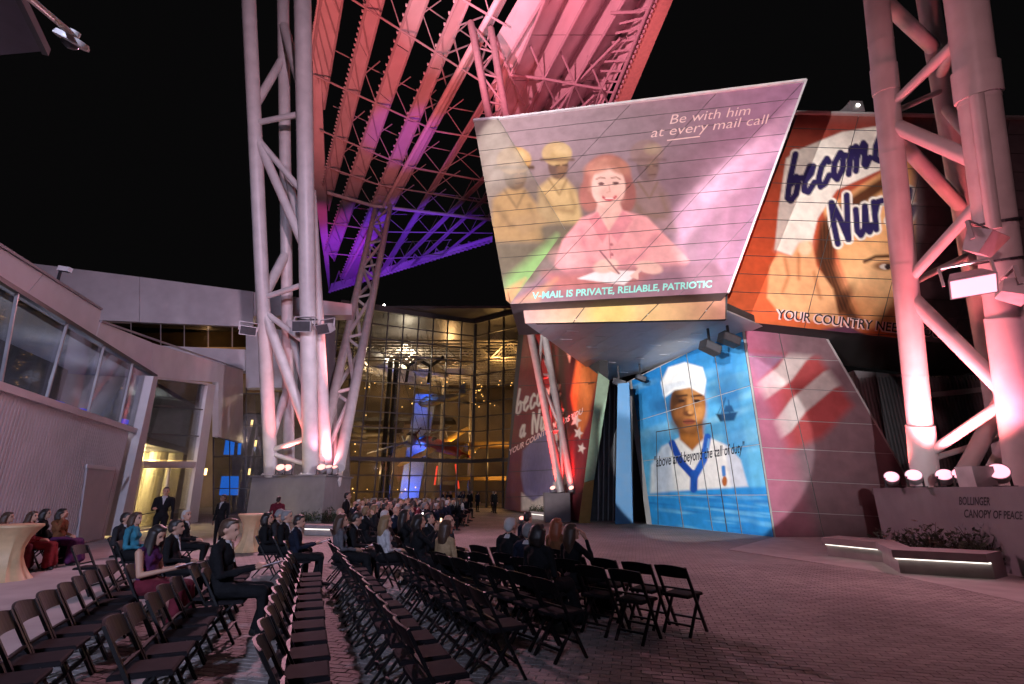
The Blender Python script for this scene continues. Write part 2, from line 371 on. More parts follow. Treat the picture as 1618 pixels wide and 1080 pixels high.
# concrete walk along the left building and the band before the plinth
m_conc = mat('concrete_walk', (.36, .33, .32), .8, var=.18, scale=1.2, bump=.25, bscale=60)
def joints(pts, n):  # strip between two pixel lines as separate slabs
    pass
lw = [(-4.8, 4), (-7.7, 13.2), (-12.6, 29), (-19, 29), (-14, 13.8), (-10.6, 3.)]
struct(MB().prism([(x, y, .0) for x, y in lw], (0, 0, -.013)).build('concrete_path', m_conc))
bnd = [atz(1150, 868), atz(1400, 905), atz(1618, 952), Vector((13, 9.5, 0)), Vector((14, 20.4, 0)), Vector((10.4, 20.55, 0))]
struct(MB().prism([(q.x, q.y, .004) for q in bnd], (0, 0, -.016)).build('pavement_band', mat('granite_band', (.40, .36, .35), .75, var=.15, scale=2, bump=.2, bscale=80)))

# ================================================================== theatre pavilion (projected building)
m_panel = paint_mat('panel_projection'); m_back = mat('panel_backing', (.16, .14, .15), .7); m_dark = mat('dark_cladding', (.05, .048, .05), .7, var=.2)  # panel material carries the projected light as colour
m_clad = mat('grey_cladding', (.42, .40, .40), .6, var=.1, scale=1.5)
m_soff = mat('soffit_metal', (.55, .55, .57), .4, var=.08, scale=2)
pav = thing('theatre_pavilion', 'angular theatre building with overhanging screen front and projected poster pictures', 'building', (8, 24, 0))
PO = Vector((8, 24, 0))
def pslab(name, pl, pts, th, m, off=0.): return slab(name, pl, pts, th, m, pav, off, PO)

# --- overhanging screen
sA = aty(800, 480, 18.7); sB = aty(1150, 462, 17.0); sC = aty(1273, 127, 16.0)
SCR = plane3(sA, sB, sC)
def art_screen(X, Y):
    a = Art(X, Y).fill((168, 140, 150))
    a.grad((760, 300), (1260, 260), (148, 134, 122), (168, 120, 150))
    a.ell(1190, 370, 110, 150, (186, 134, 168), 1.2, .35)
    a.ell(985, 285, 175, 120, (112, 88, 92), .9, .5); a.ell(860, 330, 90, 110, (96, 84, 66), .9, .5)
    a.ell(900, 215, 160, 60, (176, 150, 160), 1., .5)
    # light beam crossing the backdrop
    a.poly([(985, 400), (1262, 160), (1262, 215), (1035, 420)], (222, 170, 198), 8, .55)
    a.poly([(1100, 300), (1245, 170), (1270, 150), (1110, 330)], (236, 186, 212), 8, .4)
    # rolling draped backdrop folds
    for i, x in enumerate((1085, 1120, 1150, 1178)): a.stroke([(x, 330), (x-14, 440)], 10, (170, 120, 150) if i % 2 else (205, 150, 180), 7, .35)
    # plain onlookers behind, three head-and-shoulder shapes
    for (x, y, s, c1, c2, al) in ((812, 262, 1.1, (188, 150, 92), (82, 58, 36), .97), (880, 250, .95, (196, 166, 112), (98, 72, 56), .85), (1022, 250, 1.05, (158, 124, 116), (112, 84, 84), .6)):
        a.poly([(x-34*s, y+110*s), (x-30*s, y+48*s), (x-8*s, y+30*s), (x+14*s, y+32*s), (x+34*s, y+56*s), (x+44*s, y+110*s)], c1, 4, al)
        a.ell(x+2*s, y+10*s, 17*s, 25*s, c2, .2, al); a.ell(x, y-8*s, 25*s, 20*s, c1, .15, al)
        a.stroke([(x-26*s, y+2*s), (x+27*s, y+2*s)], 5*s, c2, 2, al); a.ell(x+9*s, y-14*s, 12*s, 8*s, (226, 200, 150), .9, .5*al); a.ell(x+8*s, y+16*s, 8*s, 14*s, (150, 112, 76), .9, .6*al); a.stroke([(x-2*s, y+12*s), (x+4*s, y+11*s)], 2*s, (40, 28, 20), 1, al); a.stroke([(x+10*s, y+11*s), (x+16*s, y+11*s)], 2*s, (40, 28, 20), 1, al); a.stroke([(x+3*s, y+25*s), (x+13*s, y+24*s)], 2*s, (70, 40, 30), 1, al); a.stroke([(x-24*s, y+60*s), (x-6*s, y+84*s), (x+26*s, y+88*s)], 6*s, (120, 90, 54), 5, .8*al); a.stroke([(x+22*s, y+56*s), (x+30*s, y+80*s)], 5*s, (124, 96, 60), 4, .7*al); a.stroke([(x-14*s, y+34*s), (x+4*s, y+60*s), (x+16*s, y+36*s)], 3*s, (110, 84, 50), 2, .8*al)
        a.poly([(x-34*s, y+110*s), (x+44*s, y+110*s), (x+30*s, y+165*s), (x-20*s, y+165*s)], (92, 84, 56), 8, al*.8)
    a.poly([(808, 345), (850, 335), (868, 352), (825, 372)], (186, 150, 100), 4, .8)
    # plain seated woman in a pink jacket
    a.ell(960, 283, 38, 40, (172, 108, 98), .14); a.ell(932, 308, 17, 26, (172, 108, 98), .3); a.ell(990, 308, 15, 28, (162, 98, 92), .3)
    a.poly([(945, 318), (978, 316), (990, 350), (962, 372), (938, 348)], (232, 178, 166), 2)
    a.ell(961, 294, 27, 34, (240, 192, 178), .12); a.ell(968, 308, 17, 18, (228, 164, 152), .7, .5)
    a.ell(946, 262, 24, 11, (196, 134, 116), .5, .9, -20); a.ell(978, 263, 18, 11, (186, 124, 106), .5, .9, 24); a.stroke([(932, 300), (936, 270), (956, 252)], 4, (206, 146, 126), 3, .7)
    a.ell(950, 290, 5, 2.4, (110, 70, 70), .4); a.ell(973, 289, 5, 2.4, (110, 70, 70), .4)
    a.stroke([(942, 283), (948, 280), (956, 281)], 1.8, (150, 95, 85)); a.stroke([(966, 281), (974, 279.5), (980, 283)], 1.8, (150, 95, 85))
    a.stroke([(962, 292), (964, 302), (959, 304)], 1.6, (208, 148, 138)); a.stroke([(953, 311), (958, 315), (964, 316), (970, 313), (973, 310)], 3.4, (205, 72, 84)); a.stroke([(957, 313), (968, 313)], 1.6, (246, 226, 220))
    a.poly([(876, 420), (888, 380), (918, 344), (944, 334), (962, 366), (984, 332), (1022, 342), (1052, 372), (1090, 412), (1078, 428), (1000, 432), (900, 436)], (236, 158, 160), 2)
    a.poly([(944, 334), (962, 366), (952, 384), (930, 346)], (220, 134, 140), 1.5); a.poly([(984, 332), (962, 366), (976, 384), (1000, 346)], (222, 138, 146), 1.5)
    a.stroke([(962, 366), (966, 424)], 2, (200, 120, 126)); a.stroke([(918, 362), (928, 408), (950, 422)], 7, (212, 128, 136), 5, .8); a.stroke([(1036, 372), (1012, 404), (985, 414)], 7, (214, 132, 142), 5, .8)
    for p in ((900, 405), (1050, 402)): a.ell(p[0], p[1], 26, 16, (244, 176, 174), .9, .6)
    for p in ((966, 386), (967, 402)): a.ell(p[0], p[1], 2.6, 2.6, (180, 100, 108), .3)
    # table, sheet of paper, plain hands
    a.poly([(800, 478), (872, 428), (1130, 414), (1170, 470)], (150, 108, 124), 5, .85)
    a.poly([(860, 432), (1040, 424), (1000, 450), (880, 462)], (206, 116, 104), 10, .7)
    a.poly([(912, 440), (948, 426), (1012, 428), (986, 450)], (246, 226, 226), 1.2)
    a.ell(957, 420, 20, 11, (242, 190, 176), .3, 1, -12); a.ell(1026, 422, 21, 10, (238, 184, 172), .3, 1, 12)
    for k in range(4): a.stroke([(1012-2*k, 424+2*k), (998+3*k, 436+k)], 4, (240, 190, 178))
    for k in range(3): a.stroke([(962+4*k, 424), (972+3*k, 429+k)], 4, (232, 176, 162))
    a.stroke([(948, 396), (978, 432)], 2.2, (120, 70, 84))
    a.poly([(815, 476), (880, 440), (850, 474)], (230, 168, 118), 6, .8)
    return a.c
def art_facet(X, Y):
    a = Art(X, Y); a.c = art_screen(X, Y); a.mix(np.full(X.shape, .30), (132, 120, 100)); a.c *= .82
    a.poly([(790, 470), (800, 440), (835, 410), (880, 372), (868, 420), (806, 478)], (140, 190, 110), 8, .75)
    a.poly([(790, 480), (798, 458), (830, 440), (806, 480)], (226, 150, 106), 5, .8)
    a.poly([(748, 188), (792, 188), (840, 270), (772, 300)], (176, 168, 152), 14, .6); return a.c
# fold corners
qTL = (748, 190); main = [(788, 187.5), (1273, 127), (1150, 462), (806, 480), (893, 362)]
def scr_rows(polys, gap=.8):
    for k in range(1, 12):
        t = k/12; yl = 480-(480-190)*t; yr = 462-(462-127)*t; xl = 800-52*t; xr = 1150+123*t
        polys = split(polys, (xl, yl), (xr, yr), gap)
    return polys
def scr_diag(polys, gap=.7):
    for x in (700, 820, 940, 1060, 1180): polys = split(polys, (x, 480), (x+300, 160), gap)
    return polys
# convex pieces of the main face
pieces = [[(788, 187.5), (1273, 127), (1150, 462), (893, 362)], [(893, 362), (1150, 462), (806, 480)]]
for P in pieces:
    for c in scr_diag(scr_rows([P])): panel('screen_panel', SCR, c, art_screen, pav, m_panel, org=PO, step=1.8)
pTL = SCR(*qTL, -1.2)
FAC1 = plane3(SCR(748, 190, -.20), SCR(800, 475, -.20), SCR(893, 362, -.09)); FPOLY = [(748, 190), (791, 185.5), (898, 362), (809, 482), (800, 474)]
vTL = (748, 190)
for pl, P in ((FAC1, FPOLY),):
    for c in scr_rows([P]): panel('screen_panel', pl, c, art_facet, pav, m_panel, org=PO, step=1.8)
# body behind the screen (closed volume)
bk = Vector((0.1, 1, .0))
fr_ = [SCR(*p, -.06) for p in ((788, 187.5), (1273, 127), (1150, 462), (806, 480))]
b = MB(PO); ring1 = [SCR(788, 187.5, -.06), SCR(1273, 127, -.06), SCR(1150, 462, -.06), SCR(806, 480, -.06), SCR(893, 362, -.10)]
tl = pTL+Vector((.05, .06, 0)); ring2 = [q+bk*4.2 for q in (ring1[0], ring1[1], ring1[2], ring1[3])]
vs = ring1+[tl]+ring2+[tl+bk*3.2]
b.add(vs, [(0, 1, 2, 4), (4, 2, 3), (0, 6, 7, 1), (1, 7, 8, 2), (2, 8, 9, 3), (3, 9, 10, 5), (5, 10, 6, 0), (6, 10, 9, 8, 7)]); b.build('screen_body', m_back, pav)
slab('screen_backing', FAC1, FPOLY, .04, m_back, pav, -.05, PO)
for p_, q_ in (((788, 187.5), (893, 362)), ((893, 362), (806, 480))): MB(PO).prism([SCR(*p_, -.01), SCR(*q_, -.01), FAC1(*q_, -.03), FAC1(*p_, -.03)], (0, .03, 0)).build('notch_return', m_clad, pav)
# roof edge trim
e1, e2, e3 = SCR(748, 190, -.2), SCR(788, 187.2, .03), SCR(1273.5, 126.6, .03)
MB(PO).bar(e2, e3, .14, .10).bar(e1, FAC1(790, 186), .14, .10).build('coping', mat('coping_white', (.7, .66, .68), .5), pav)
MB(PO).bar(e3, SCR(1150.5, 462, .03), .12, .08).build('coping', MATS['coping_white'], pav)
# words on the screen
m_tx1 = mat('projected_cream', srgb((240, 200, 196)), .6, var=0); m_tx2 = mat('projected_aqua', srgb((150, 226, 214)), .6, var=0)  # projected words built as coloured letters
lettering('lettering', 'Be with him', SCR, (1056, 196), (20, -2.4), (6.5, -22), m_tx1, pav, bold=-.004, fit=6.4)
lettering('lettering', 'at every mail call', SCR, (1027, 217), (20, -2.4), (6.5, -22), m_tx1, pav, bold=-.004, fit=9.2)
MB(PO).bar(SCR(1054, 221.5, .006), SCR(1106, 215, .006), .05, .01, up=SCR.n).build('underline', m_tx1, pav)
lettering('lettering', 'V-MAIL IS PRIVATE, RELIABLE, PATRIOTIC', SCR, (841, 472), (15, -1.0), (1.2, -15), m_tx2, pav, bold=.03, fit=18.9)

# --- band below the screen
BAND = SCR.shift(-.9)
def art_band(X, Y):
    a = Art(X, Y).fill((214, 168, 142)); a.grad((830, 490), (1000, 490), (196, 150, 140), (248, 206, 140)); 
    m_ = X > 1000; t = np.clip((X-1000)/145, 0, 1)[..., None]; a.c = np.where(m_[..., None], np.array(srgb((248, 206, 140)))*(1-t)+np.array(srgb((186, 128, 110)))*t, a.c)
    a.ell(962, 494, 34, 22, (252, 216, 120), .8, .7); return a.c
for c in split(split(split([[(826, 484), (1146, 464), (1146, 504), (830, 510.5)]], (905, 510), (935, 470), 1.4), (1010, 510), (1050, 470), 1.4), (1100, 510), (1140, 460), 1.4):
    panel('band_panel', BAND, c, art_band, pav, m_panel, org=PO)
pslab('band_wall', BAND, [(826, 480), (1150, 460), (1148, 503.5), (830, 510)], .25, m_dark, -.05)

# --- soffit and its slots
ZS = BAND(830, 510).z
SOF = zplane(ZS); SOF.n = Vector((0, 0, -1))
pB0 = Vector((7.63, 28.15, 0)); pB1 = Vector((10.36, 20.59, 0)); BW = vplane(pB0, pB1)
sof_pts = [BAND(830, 510, -.02), BAND(1146, 504, -.02)]
pol = [Vector((q.x, q.y, ZS)) for q in sof_pts]+[Vector((10.9, 19.9, ZS)), Vector((pB1.x+.3, pB1.y+.2, ZS)), Vector((7.9, 28.4, ZS)), Vector((atz(958, 602, ZS).x, atz(958, 602, ZS).y, ZS))]
cen = sum(pol, Vector())/len(pol)
# metal soffit boards
d_s = (pB0-pB1).normalized(); n_s = Vector((d_s.y, -d_s.x, 0))
P2 = [((q-pol[0]).dot(d_s), (q-pol[0]).dot(n_s)) for q in pol]
vmin, vmax = min(p[1] for p in P2), max(p[1] for p in P2); wv = (vmax-vmin)/9
for k in range(9):
    q = clip_half(P2, 0, 1, vmin+(k+1)*wv-.008); q = clip_half(q, 0, -1, -(vmin+k*wv+.008))
    if len(q) >= 3: MB(PO).prism([pol[0]+d_s*u+n_s*v for u, v in q], (0, 0, .05)).build('soffit_board', m_soff, pav)
MB(PO).prism([q+Vector((0, 0, .07)) for q in pol], (0, 0, .3)).build('soffit_back', m_dark, pav)
m_slot = mat('slot_light', (.75, .75, .78), .35)
for (x, y) in ((905, 523), (950, 532), (1010, 524), (1060, 520), (935, 548), (985, 553), (1035, 545), (1080, 540), (965, 572), (1010, 566), (1050, 560), (985, 588), (895, 536), (1100, 527), (1120, 533)):
    c = atz(x, y, ZS-.01); MB(PO).bar(c-d_s.cross(Vector((0, 0, 1)))*.28+d_s*.05, c+d_s.cross(Vector((0, 0, 1)))*.28-d_s*.05, .035, .02).build('soffit_slot', m_slot, pav)

# --- wall with the sailor picture (five wide panels, door leaves in it)
def art_wall(X, Y):
    a = Art(X, Y).fill((60, 160, 214)); a.grad((1010, 600), (1100, 720), (26, 118, 186), (96, 176, 214))
    rs = np.random.RandomState(3)
    for k in range(40): a.ell(rs.uniform(1000, 1220), rs.uniform(580, 720), rs.uniform(18, 50), rs.uniform(4, 10), (150, 206, 226) if k % 2 else (52, 130, 184), 1., .3, -18)
    a.ell(1046, 640, 16, 12, (30, 70, 110), 1., .7); a.ell(1150, 618, 26, 22, (34, 84, 116), 1., .75); a.ell(1158, 600, 30, 14, (70, 130, 160), 1., .6)
    # little ship
    a.poly([(1131, 654), (1166, 650), (1160, 664), (1138, 666)], (26, 52, 66), 1.5); a.stroke([(1140, 652), (1146, 628)], 2, (26, 52, 66)); a.stroke([(1153, 652), (1151, 632)], 2.4, (26, 52, 66)); a.stroke([(1146, 628), (1134, 654)], 1, (26, 52, 66)); a.poly([(1142, 652), (1146, 640), (1156, 640), (1160, 650)], (26, 52, 66), 1.2)
    # sea
    a.poly([(1020, 778), (1100, 772), (1150, 772), (1215, 768), (1240, 860), (1020, 850)], (42, 140, 206), 3)
    for k in range(30): a.ell(rs.uniform(1030, 1220), rs.uniform(778, 845), rs.uniform(10, 40), rs.uniform(1.5, 4), (120, 196, 232) if k % 3 else (20, 96, 168), 1., .5, 6)
    # plain sailor: white top, blue neckerchief, white cap
    a.poly([(1028, 778), (1030, 735), (1046, 706), (1076, 690), (1110, 686), (1150, 704), (1170, 726), (1182, 768)], (236, 232, 226), 2)
    a.poly([(1028, 778), (1030, 735), (1046, 706), (1062, 700), (1054, 776)], (200, 206, 214), 5, .7)
    a.poly([(1070, 660), (1108, 656), (1112, 692), (1094, 712), (1074, 694)], (150, 92, 44), 2); a.ell(1094, 682, 16, 20, (196, 120, 52), .8, .6)
    a.ell(1087, 640, 28, 43, (118, 72, 38), .08); a.ell(1098, 648, 16, 32, (186, 124, 66), .9, .75); a.ell(1068, 642, 10, 34, (58, 36, 24), .9, .8); a.ell(1092, 618, 18, 8, (196, 136, 78), 1., .6); a.ell(1074, 652, 9, 10, (158, 98, 52), 1., .6); a.ell(1104, 652, 9, 11, (208, 146, 84), 1., .7); a.stroke([(1062, 668), (1076, 682), (1096, 684), (1110, 668)], 6, (74, 44, 28), 5, .7)
    for x in (1077, 1101): a.stroke([(x-8, 626), (x+8, 624)], 3, (60, 36, 26)); a.ell(x, 633, 5.5, 2.6, (50, 32, 26), .4); a.ell(x, 640, 7, 3, (140, 84, 44), .8, .6)
    a.stroke([(1090, 630), (1090, 648)], 5, (206, 146, 86), 3, .9); a.stroke([(1083, 630), (1081, 650)], 3, (76, 46, 28), 2, .8); a.ell(1088, 653, 9, 4.5, (96, 56, 34), .6); a.ell(1091, 651, 4, 3, (204, 142, 84), .8); a.ell(1089, 666, 10, 4.6, (136, 70, 52), .4); a.stroke([(1080, 666), (1099, 665)], 1.6, (58, 30, 24)); a.ell(1089, 678, 12, 5, (168, 106, 58), .9, .6)
    a.poly([(1050, 628), (1044, 604), (1056, 580), (1082, 572), (1110, 580), (1116, 600), (1112, 624), (1090, 612), (1066, 616)], (240, 238, 234), 1.5)
    a.poly([(1048, 624), (1066, 612), (1092, 608), (1113, 620), (1112, 606), (1080, 600), (1050, 608)], (206, 212, 218), 2, .8)
    a.stroke([(1062, 700), (1076, 730), (1096, 752)], 11, (26, 70, 160)); a.stroke([(1118, 690), (1112, 726), (1098, 752)], 11, (34, 96, 190)); a.stroke([(1097, 748), (1096, 772)], 12, (30, 84, 172)); a.stroke([(1120, 694), (1116, 722)], 3, (120, 176, 226))
    a.stroke([(1143, 738), (1144, 750)], 6, (60, 120, 190)); a.ell(1145, 760, 4, 8, (168, 92, 40), .3)
    # vertical light bands of the overlapped picture
    a.poly([(1012, 560), (1040, 560), (1075, 850), (1046, 850)], (40, 120, 190), 3, .22); a.poly([(1118, 500), (1150, 500), (1200, 850), (1166, 850)], (30, 110, 180), 3, .3)
    return a.c
blue = [(998, 601), (1171, 516), (1222, 848), (1030, 828)]
cells = [blue]
for t in (.0, .26, .5, .74):
    if t > 0: cells = split(cells, (1030+192*t, 828+20*t), (998+173*t, 601-85*t), 1.5)
for t in (.28, .56, .8):
    cells = split(cells, (998+32*t, 601+227*t), (1171+51*t, 516+332*t), 1.1)
for c in cells: panel('wall_panel', BW, c, art_wall, pav, m_panel, org=PO, step=1.5)
pslab('picture_wall', BW, [(990, 603), (1174, 513), (1225, 849), (1022, 829)], .5, m_clad, -.05)
m_tx_dark = mat('projected_dark', (.01, .012, .02), .6, var=0)  # dark words of the projection built as coloured letters
lettering('lettering', '"above and beyond the call of duty"', BW, (1033, 738), (8.6, -1.45), (.6, -24), m_tx_dark, pav, bold=.012, fit=16.6)
for (a_, b_) in (((1037, 682), (1040, 828.5)), ((1037, 682), (1123, 668)), ((1123, 668), (1149, 840))):
    MB(PO).bar(BW(*a_, .004), BW(*b_, .004), .05, .012, up=BW.n).build('door_joint', m_dark, pav)

# --- right leg and upper right facade
LEG = Plane((0, 20.57, 0), (0, -1, 0)); FCD = Plane((0, 19.5, 0), (0, -1, 0))
def art_leg(X, Y):
    a = Art(X, Y).fill((128, 96, 106)); a.grad((1175, 600), (1260, 600), (190, 110, 140), (124, 98, 104))
    q = [(1205, 560), (1300, 565), (1345, 640), (1240, 712)]
    inside = np.clip(.5-sd_poly(X, Y, [(1178, 555), (1294, 565), (1348, 640), (1300, 690), (1246, 714)])/14, 0, 1)
    s = Art(X, Y).fill((176, 56, 52))
    for k, y0 in enumerate((560, 640)):
        s.stroke([(1200, y0+60), (1240, y0+30), (1262, y0), (1310, y0-40), (1360, y0-60)], 30, (226, 214, 206), 2)
    s.poly([(1178, 555), (1240, 562), (1190, 610)], (150, 128, 160), 3)
    a.c = a.c*(1-inside[..., None]*.72)+s.c*inside[..., None]*.72
    a.poly([(1178, 520), (1215, 560), (1290, 850), (1225, 850)], (196, 104, 130), 10, .35)
    return a.c
leg = [(1176, 514), (1302, 530), (1442, 772), (1416, 853), (1226, 849)]
cells = [leg]
for y in (562, 610, 660, 705, 755, 805): cells = split(cells, (1170, y), (1460, y+14), 1.1)
cells = split(cells, (1238, 560), (1302, 850), 1.2)
for c in cells: panel('leg_panel', LEG, c, art_leg, pav, m_panel, org=PO, step=2.2)
pslab('leg_wall', LEG, [(1174, 510), (1304, 527), (1445, 772), (1418, 856), (1226, 851)], 2.5, m_clad, -.05)
def art_fcd(X, Y):
    a = Art(X, Y).fill((198, 74, 44)); a.grad((1260, 180), (1200, 420), (150, 66, 56), (218, 98, 58))
    # face
    a.poly([(1300, 330), (1430, 250), (1520, 250), (1520, 520), (1370, 520), (1330, 420)], (240, 178, 118), 3)
    a.grad((1330, 380), (1330, 381), (0, 0, 0), (0, 0, 0), 0.)
    a.ell(1390, 460, 70, 60, (250, 204, 150), 1., .6); a.ell(1350, 500, 60, 40, (200, 122, 66), 1., .6)
    # hair
    a.poly([(1286, 402), (1298, 350), (1332, 318), (1400, 274), (1412, 290), (1354, 330), (1322, 366), (1316, 420), (1342, 480), (1370, 516), (1346, 516), (1306, 458)], (92, 54, 34), 5)
    a.ell(1306, 400, 10, 40, (62, 34, 24), .8, .8, -8); a.ell(1330, 480, 9, 34, (62, 34, 24), .9, .8, 30)
    for k in range(9): a.stroke([(1296+3*k, 352-2*k), (1300+2.2*k, 410), (1326+3*k, 490)], 1.2, (128, 80, 50) if k % 2 else (60, 32, 22), 1.4, .6)
    # brow and eye
    a.stroke([(1366, 413), (1384, 405), (1412, 404)], 5, (70, 40, 26), 2); a.ell(1398, 420, 18, 7, (120, 70, 44), .6, .8); a.ell(1400, 421, 10, 4.4, (236, 220, 206), .3); a.ell(1403, 421, 5, 4.6, (40, 30, 30), .3)
    # cap
    a.poly([(1230, 330), (1242, 250), (1262, 236), (1330, 208), (1404, 196), (1404, 262), (1322, 300), (1292, 345), (1276, 412), (1224, 394)], (240, 234, 220), 1.5)
    a.poly([(1226, 394), (1276, 412), (1282, 380), (1250, 350)], (216, 204, 190), 8, .6)
    # hand
    a.poly([(1212, 470), (1216, 420), (1230, 400), (1250, 405), (1262, 384), (1282, 380), (1290, 420), (1316, 456), (1330, 520), (1230, 492)], (228, 168, 118), 2.5)
    for p in ([(1240, 408), (1246, 436), (1236, 462)], [(1262, 400), (1262, 440)], [(1286, 430), (1296, 470)]): a.stroke(p, 4, (176, 104, 62), 3, .8)
    a.ell(1272, 392, 10, 12, (246, 206, 170), .5, .8)
    a.poly([(1145, 500), (1330, 515), (1500, 535), (1500, 560), (1145, 530)], (206, 106, 60), 4, .8); a.poly([(1298, 520), (1340, 512), (1370, 530), (1300, 532)], (60, 40, 74), 3, .9)
    # lettering strokes
    for wd, c in ((17, (246, 240, 226)), (10, (44, 36, 84))):
        script(a, 'become', (1240, 320), (38, -17), (6, -58), wd, c); script(a, 'Nurse', (1316, 388), (40, -15), (-6, -60), wd, c)
    # unlit grey cladding outside the projected picture
    a.mix(np.clip((X-1436)/14, 0, 1), (116, 104, 108)); a.mix(np.clip((1-(Y-183)/16), 0, 1)*.6, (140, 90, 84))
    return a.c
fac = [(1150, 463), (1262, 177), (1640, 186), (1640, 560), (1420, 534), (1143, 504)]
# convex pieces
fpieces = [[(1150, 463), (1262, 177), (1640, 186), (1640, 463)], [(1150, 463), (1640, 463), (1640, 560), (1420, 534), (1143, 504)]]
for P in fpieces:
    cells = [P]
    for k in range(1, 13): cells = split(cells, (1140, 170+29*k), (1640, 184+29.5*k), 1.1)
    for x in (1300, 1420, 1540): cells = split(cells, (x-40, 560), (x+60, 170), 1.1)
    for c in cells: panel('facade_panel', FCD, c, art_fcd, pav, m_panel, org=PO, step=1.8)
pslab('facade_wall', FCD, [(1140, 470), (1258, 179), (1650, 188), (1650, 559), (1420, 533), (1142, 503)], 4.5, m_dark, -.05)
lettering('lettering', 'YOUR COUNTRY NEEDS YOU', FCD, (1226, 503), (16, 1.9), (2.5, -21), m_tx1, pav, bold=.05, fit=16.2, off=.005)
lettering('lettering', 'YOUR COUNTRY NEEDS YOU', FCD, (1228, 502), (16, 1.9), (2.5, -20), m_tx_dark, pav, bold=.012, fit=16.1, off=.012)
# coping along the roof
MB(PO).bar(FCD(1258, 178, .05), FCD(1650, 187, .05), .2, .12).build('coping', m_clad, pav)

# --- left leg wall with its picture, end face in green and ochre
LW = vplane((3.75, 29.6), (3.75-.233*10, 29.6+.972*10))
def art_left(X, Y):
    a = Art(X, Y).fill((122, 36, 40)); a.grad((830, 520), (800, 800), (140, 40, 42), (96, 40, 48))
    a.poly([(893, 548), (945, 590), (930, 660), (918, 690), (902, 655), (890, 600)], (206, 112, 58), 3); a.poly([(880, 530), (912, 565), (902, 625), (912, 680), (900, 690), (882, 620)], (52, 26, 24), 3)
    a.stroke([(930, 606), (938, 604)], 2, (60, 30, 20)); a.poly([(893, 548), (902, 560), (900, 572)], (220, 200, 170), 1.5)
    a.poly([(826, 712), (846, 690), (870, 672), (880, 700), (882, 760), (872, 800), (830, 790), (823, 750)], (112, 104, 138), 2); a.ell(850, 740, 14, 40, (84, 78, 112), 1., .6, 8); a.stroke([(835, 776), (860, 792), (880, 770)], 4, (150, 140, 170), 4, .6)
    a.poly([(824, 778), (842, 792), (862, 780), (862, 805), (824, 806)], (208, 196, 186), 2)
    for k in range(4): a.poly([(868+2*k, 690+24*k), (890+2*k, 676+24*k), (892+2*k, 690+24*k), (870+2*k, 703+24*k)], (206, 190, 184), 1.5)
    for (x, y, r) in ((910, 664, 9), (914, 684, 8), (919, 708, 7)):
        pts = [(x+r*(1 if i % 2 == 0 else .45)*math.sin(i*math.pi/5+.3), y-r*1.3*(1 if i % 2 == 0 else .45)*math.cos(i*math.pi/5+.3)) for i in range(10)]
        a.poly(pts, (216, 200, 190), .8)
    for wd, c in ((6.5, (232, 220, 206)),):
        script(a, 'become', (814, 655), (17, -6.5), (2.5, -31), 3.4, c); script(a, 'a', (820, 692), (15, -6), (3, -26), 3.2, c); script(a, 'Nurse', (838, 686), (16, -6), (3, -30), 3.4, c)
    return a.c
cells = [[(829, 512), (846, 511), (960, 598), (946, 592), (915, 823), (797, 803)][:]]
cells = [[(829, 512), (846, 511), (946, 592), (915, 823), (797, 804)]]
for y in (560, 605, 650, 695, 740, 780): cells = split(cells, (790, y+6), (950, y-2), 1.0)
for c in cells: panel('side_panel', LW, c, art_left, pav, m_panel, org=PO, step=1.05)
pslab('side_wall', LW, [(828, 420), (940, 420), (948, 590), (915, 824), (796, 804)], .5, m_dark, -.06)
lettering('lettering', 'YOUR COUNTRY NEEDS YOU', LW, (804, 719), (8.6, -4.9), (1.6, -13), m_tx1, pav, bold=.03, fit=13.5, off=.01)
END = plane3(LW(946, 590), LW(915, 825), LW(915, 825)+Vector((1, -.1, 0))).shift(.04)
m_green = mat('end_green', (.30, .42, .29), .6, var=.1); m_ochre = mat('end_ochre', (.36, .20, .06), .6, var=.1)
pslab('end_panel', END, [(945.5, 588), (963, 601), (939, 757), (923, 762)], .3, m_green); pslab('end_panel', END, [(922.8, 763), (938.8, 758), (932, 829), (914.5, 826)], .3, m_ochre)
# recess: dark doors, blue pier
BACK = Plane((0, 31.5, 0), (0, -1, 0))
pslab('recess_wall', BACK, [(930, 560), (1030, 560), (1030, 826), (925, 826)], .3, m_dark)
m_frame = mat('dark_frame', (.03, .03, .035), .4, var=.1)
m_glz = glass('dark_glass', (.25, .25, .28), .12)
for k, x in enumerate((947, 955, 963, 971)):
    pslab('door_mullion', BACK, [(x, 600), (x+1.6, 600), (x-1.2, 824), (x-2.8, 824)], .1, mat('mullion_grey', (.25, .25, .27), .4), .2)
PIER = Plane((0, 27.4, 0), (-.3, -1, 0))
pslab('pier', PIER, [(976, 606), (994, 604), (1000, 827), (972, 828)], .6, mat('pier_blue', (.03, .17, .36), .55, var=.06))
# dark floodlights hanging under the soffit
def soffit_light(x, y, Y, s, lab, rz):
    c = aty(x, y, Y); t = thing('soffit_floodlight', lab, 'floodlight', c, rz, 'dark floodlights under the soffit')
    MB().box((0, 0, 0), (.9*s, .5*s, .45*s), Matrix.Rotation(.35, 3, 'Y')).build('housing', m_frame, t); MB().box((0, -.26*s, -.02), (.8*s, .02, .36*s), Matrix.Rotation(.35, 3, 'Y')).build('lens', mat('lens_dark', (.08, .08, .09), .15), t)
    MB().bar((0, 0, .2*s), (0, 0, ZS-c.z), .08, .08).build('bracket', m_frame, t)
soffit_light(1122, 549, 20.2, .9, 'dark twin floodlight hung under the soffit before the sailor picture', .3)
soffit_light(1152, 536, 19.8, .9, 'dark floodlight under the soffit at the corner of the facade', .2)
soffit_light(978, 605, 26.8, .8, 'dark floodlight under the soffit above the blue pier', -.2)
soffit_light(1012, 597, 26.4, .6, 'small dark floodlight under the soffit beside the pier', .1)
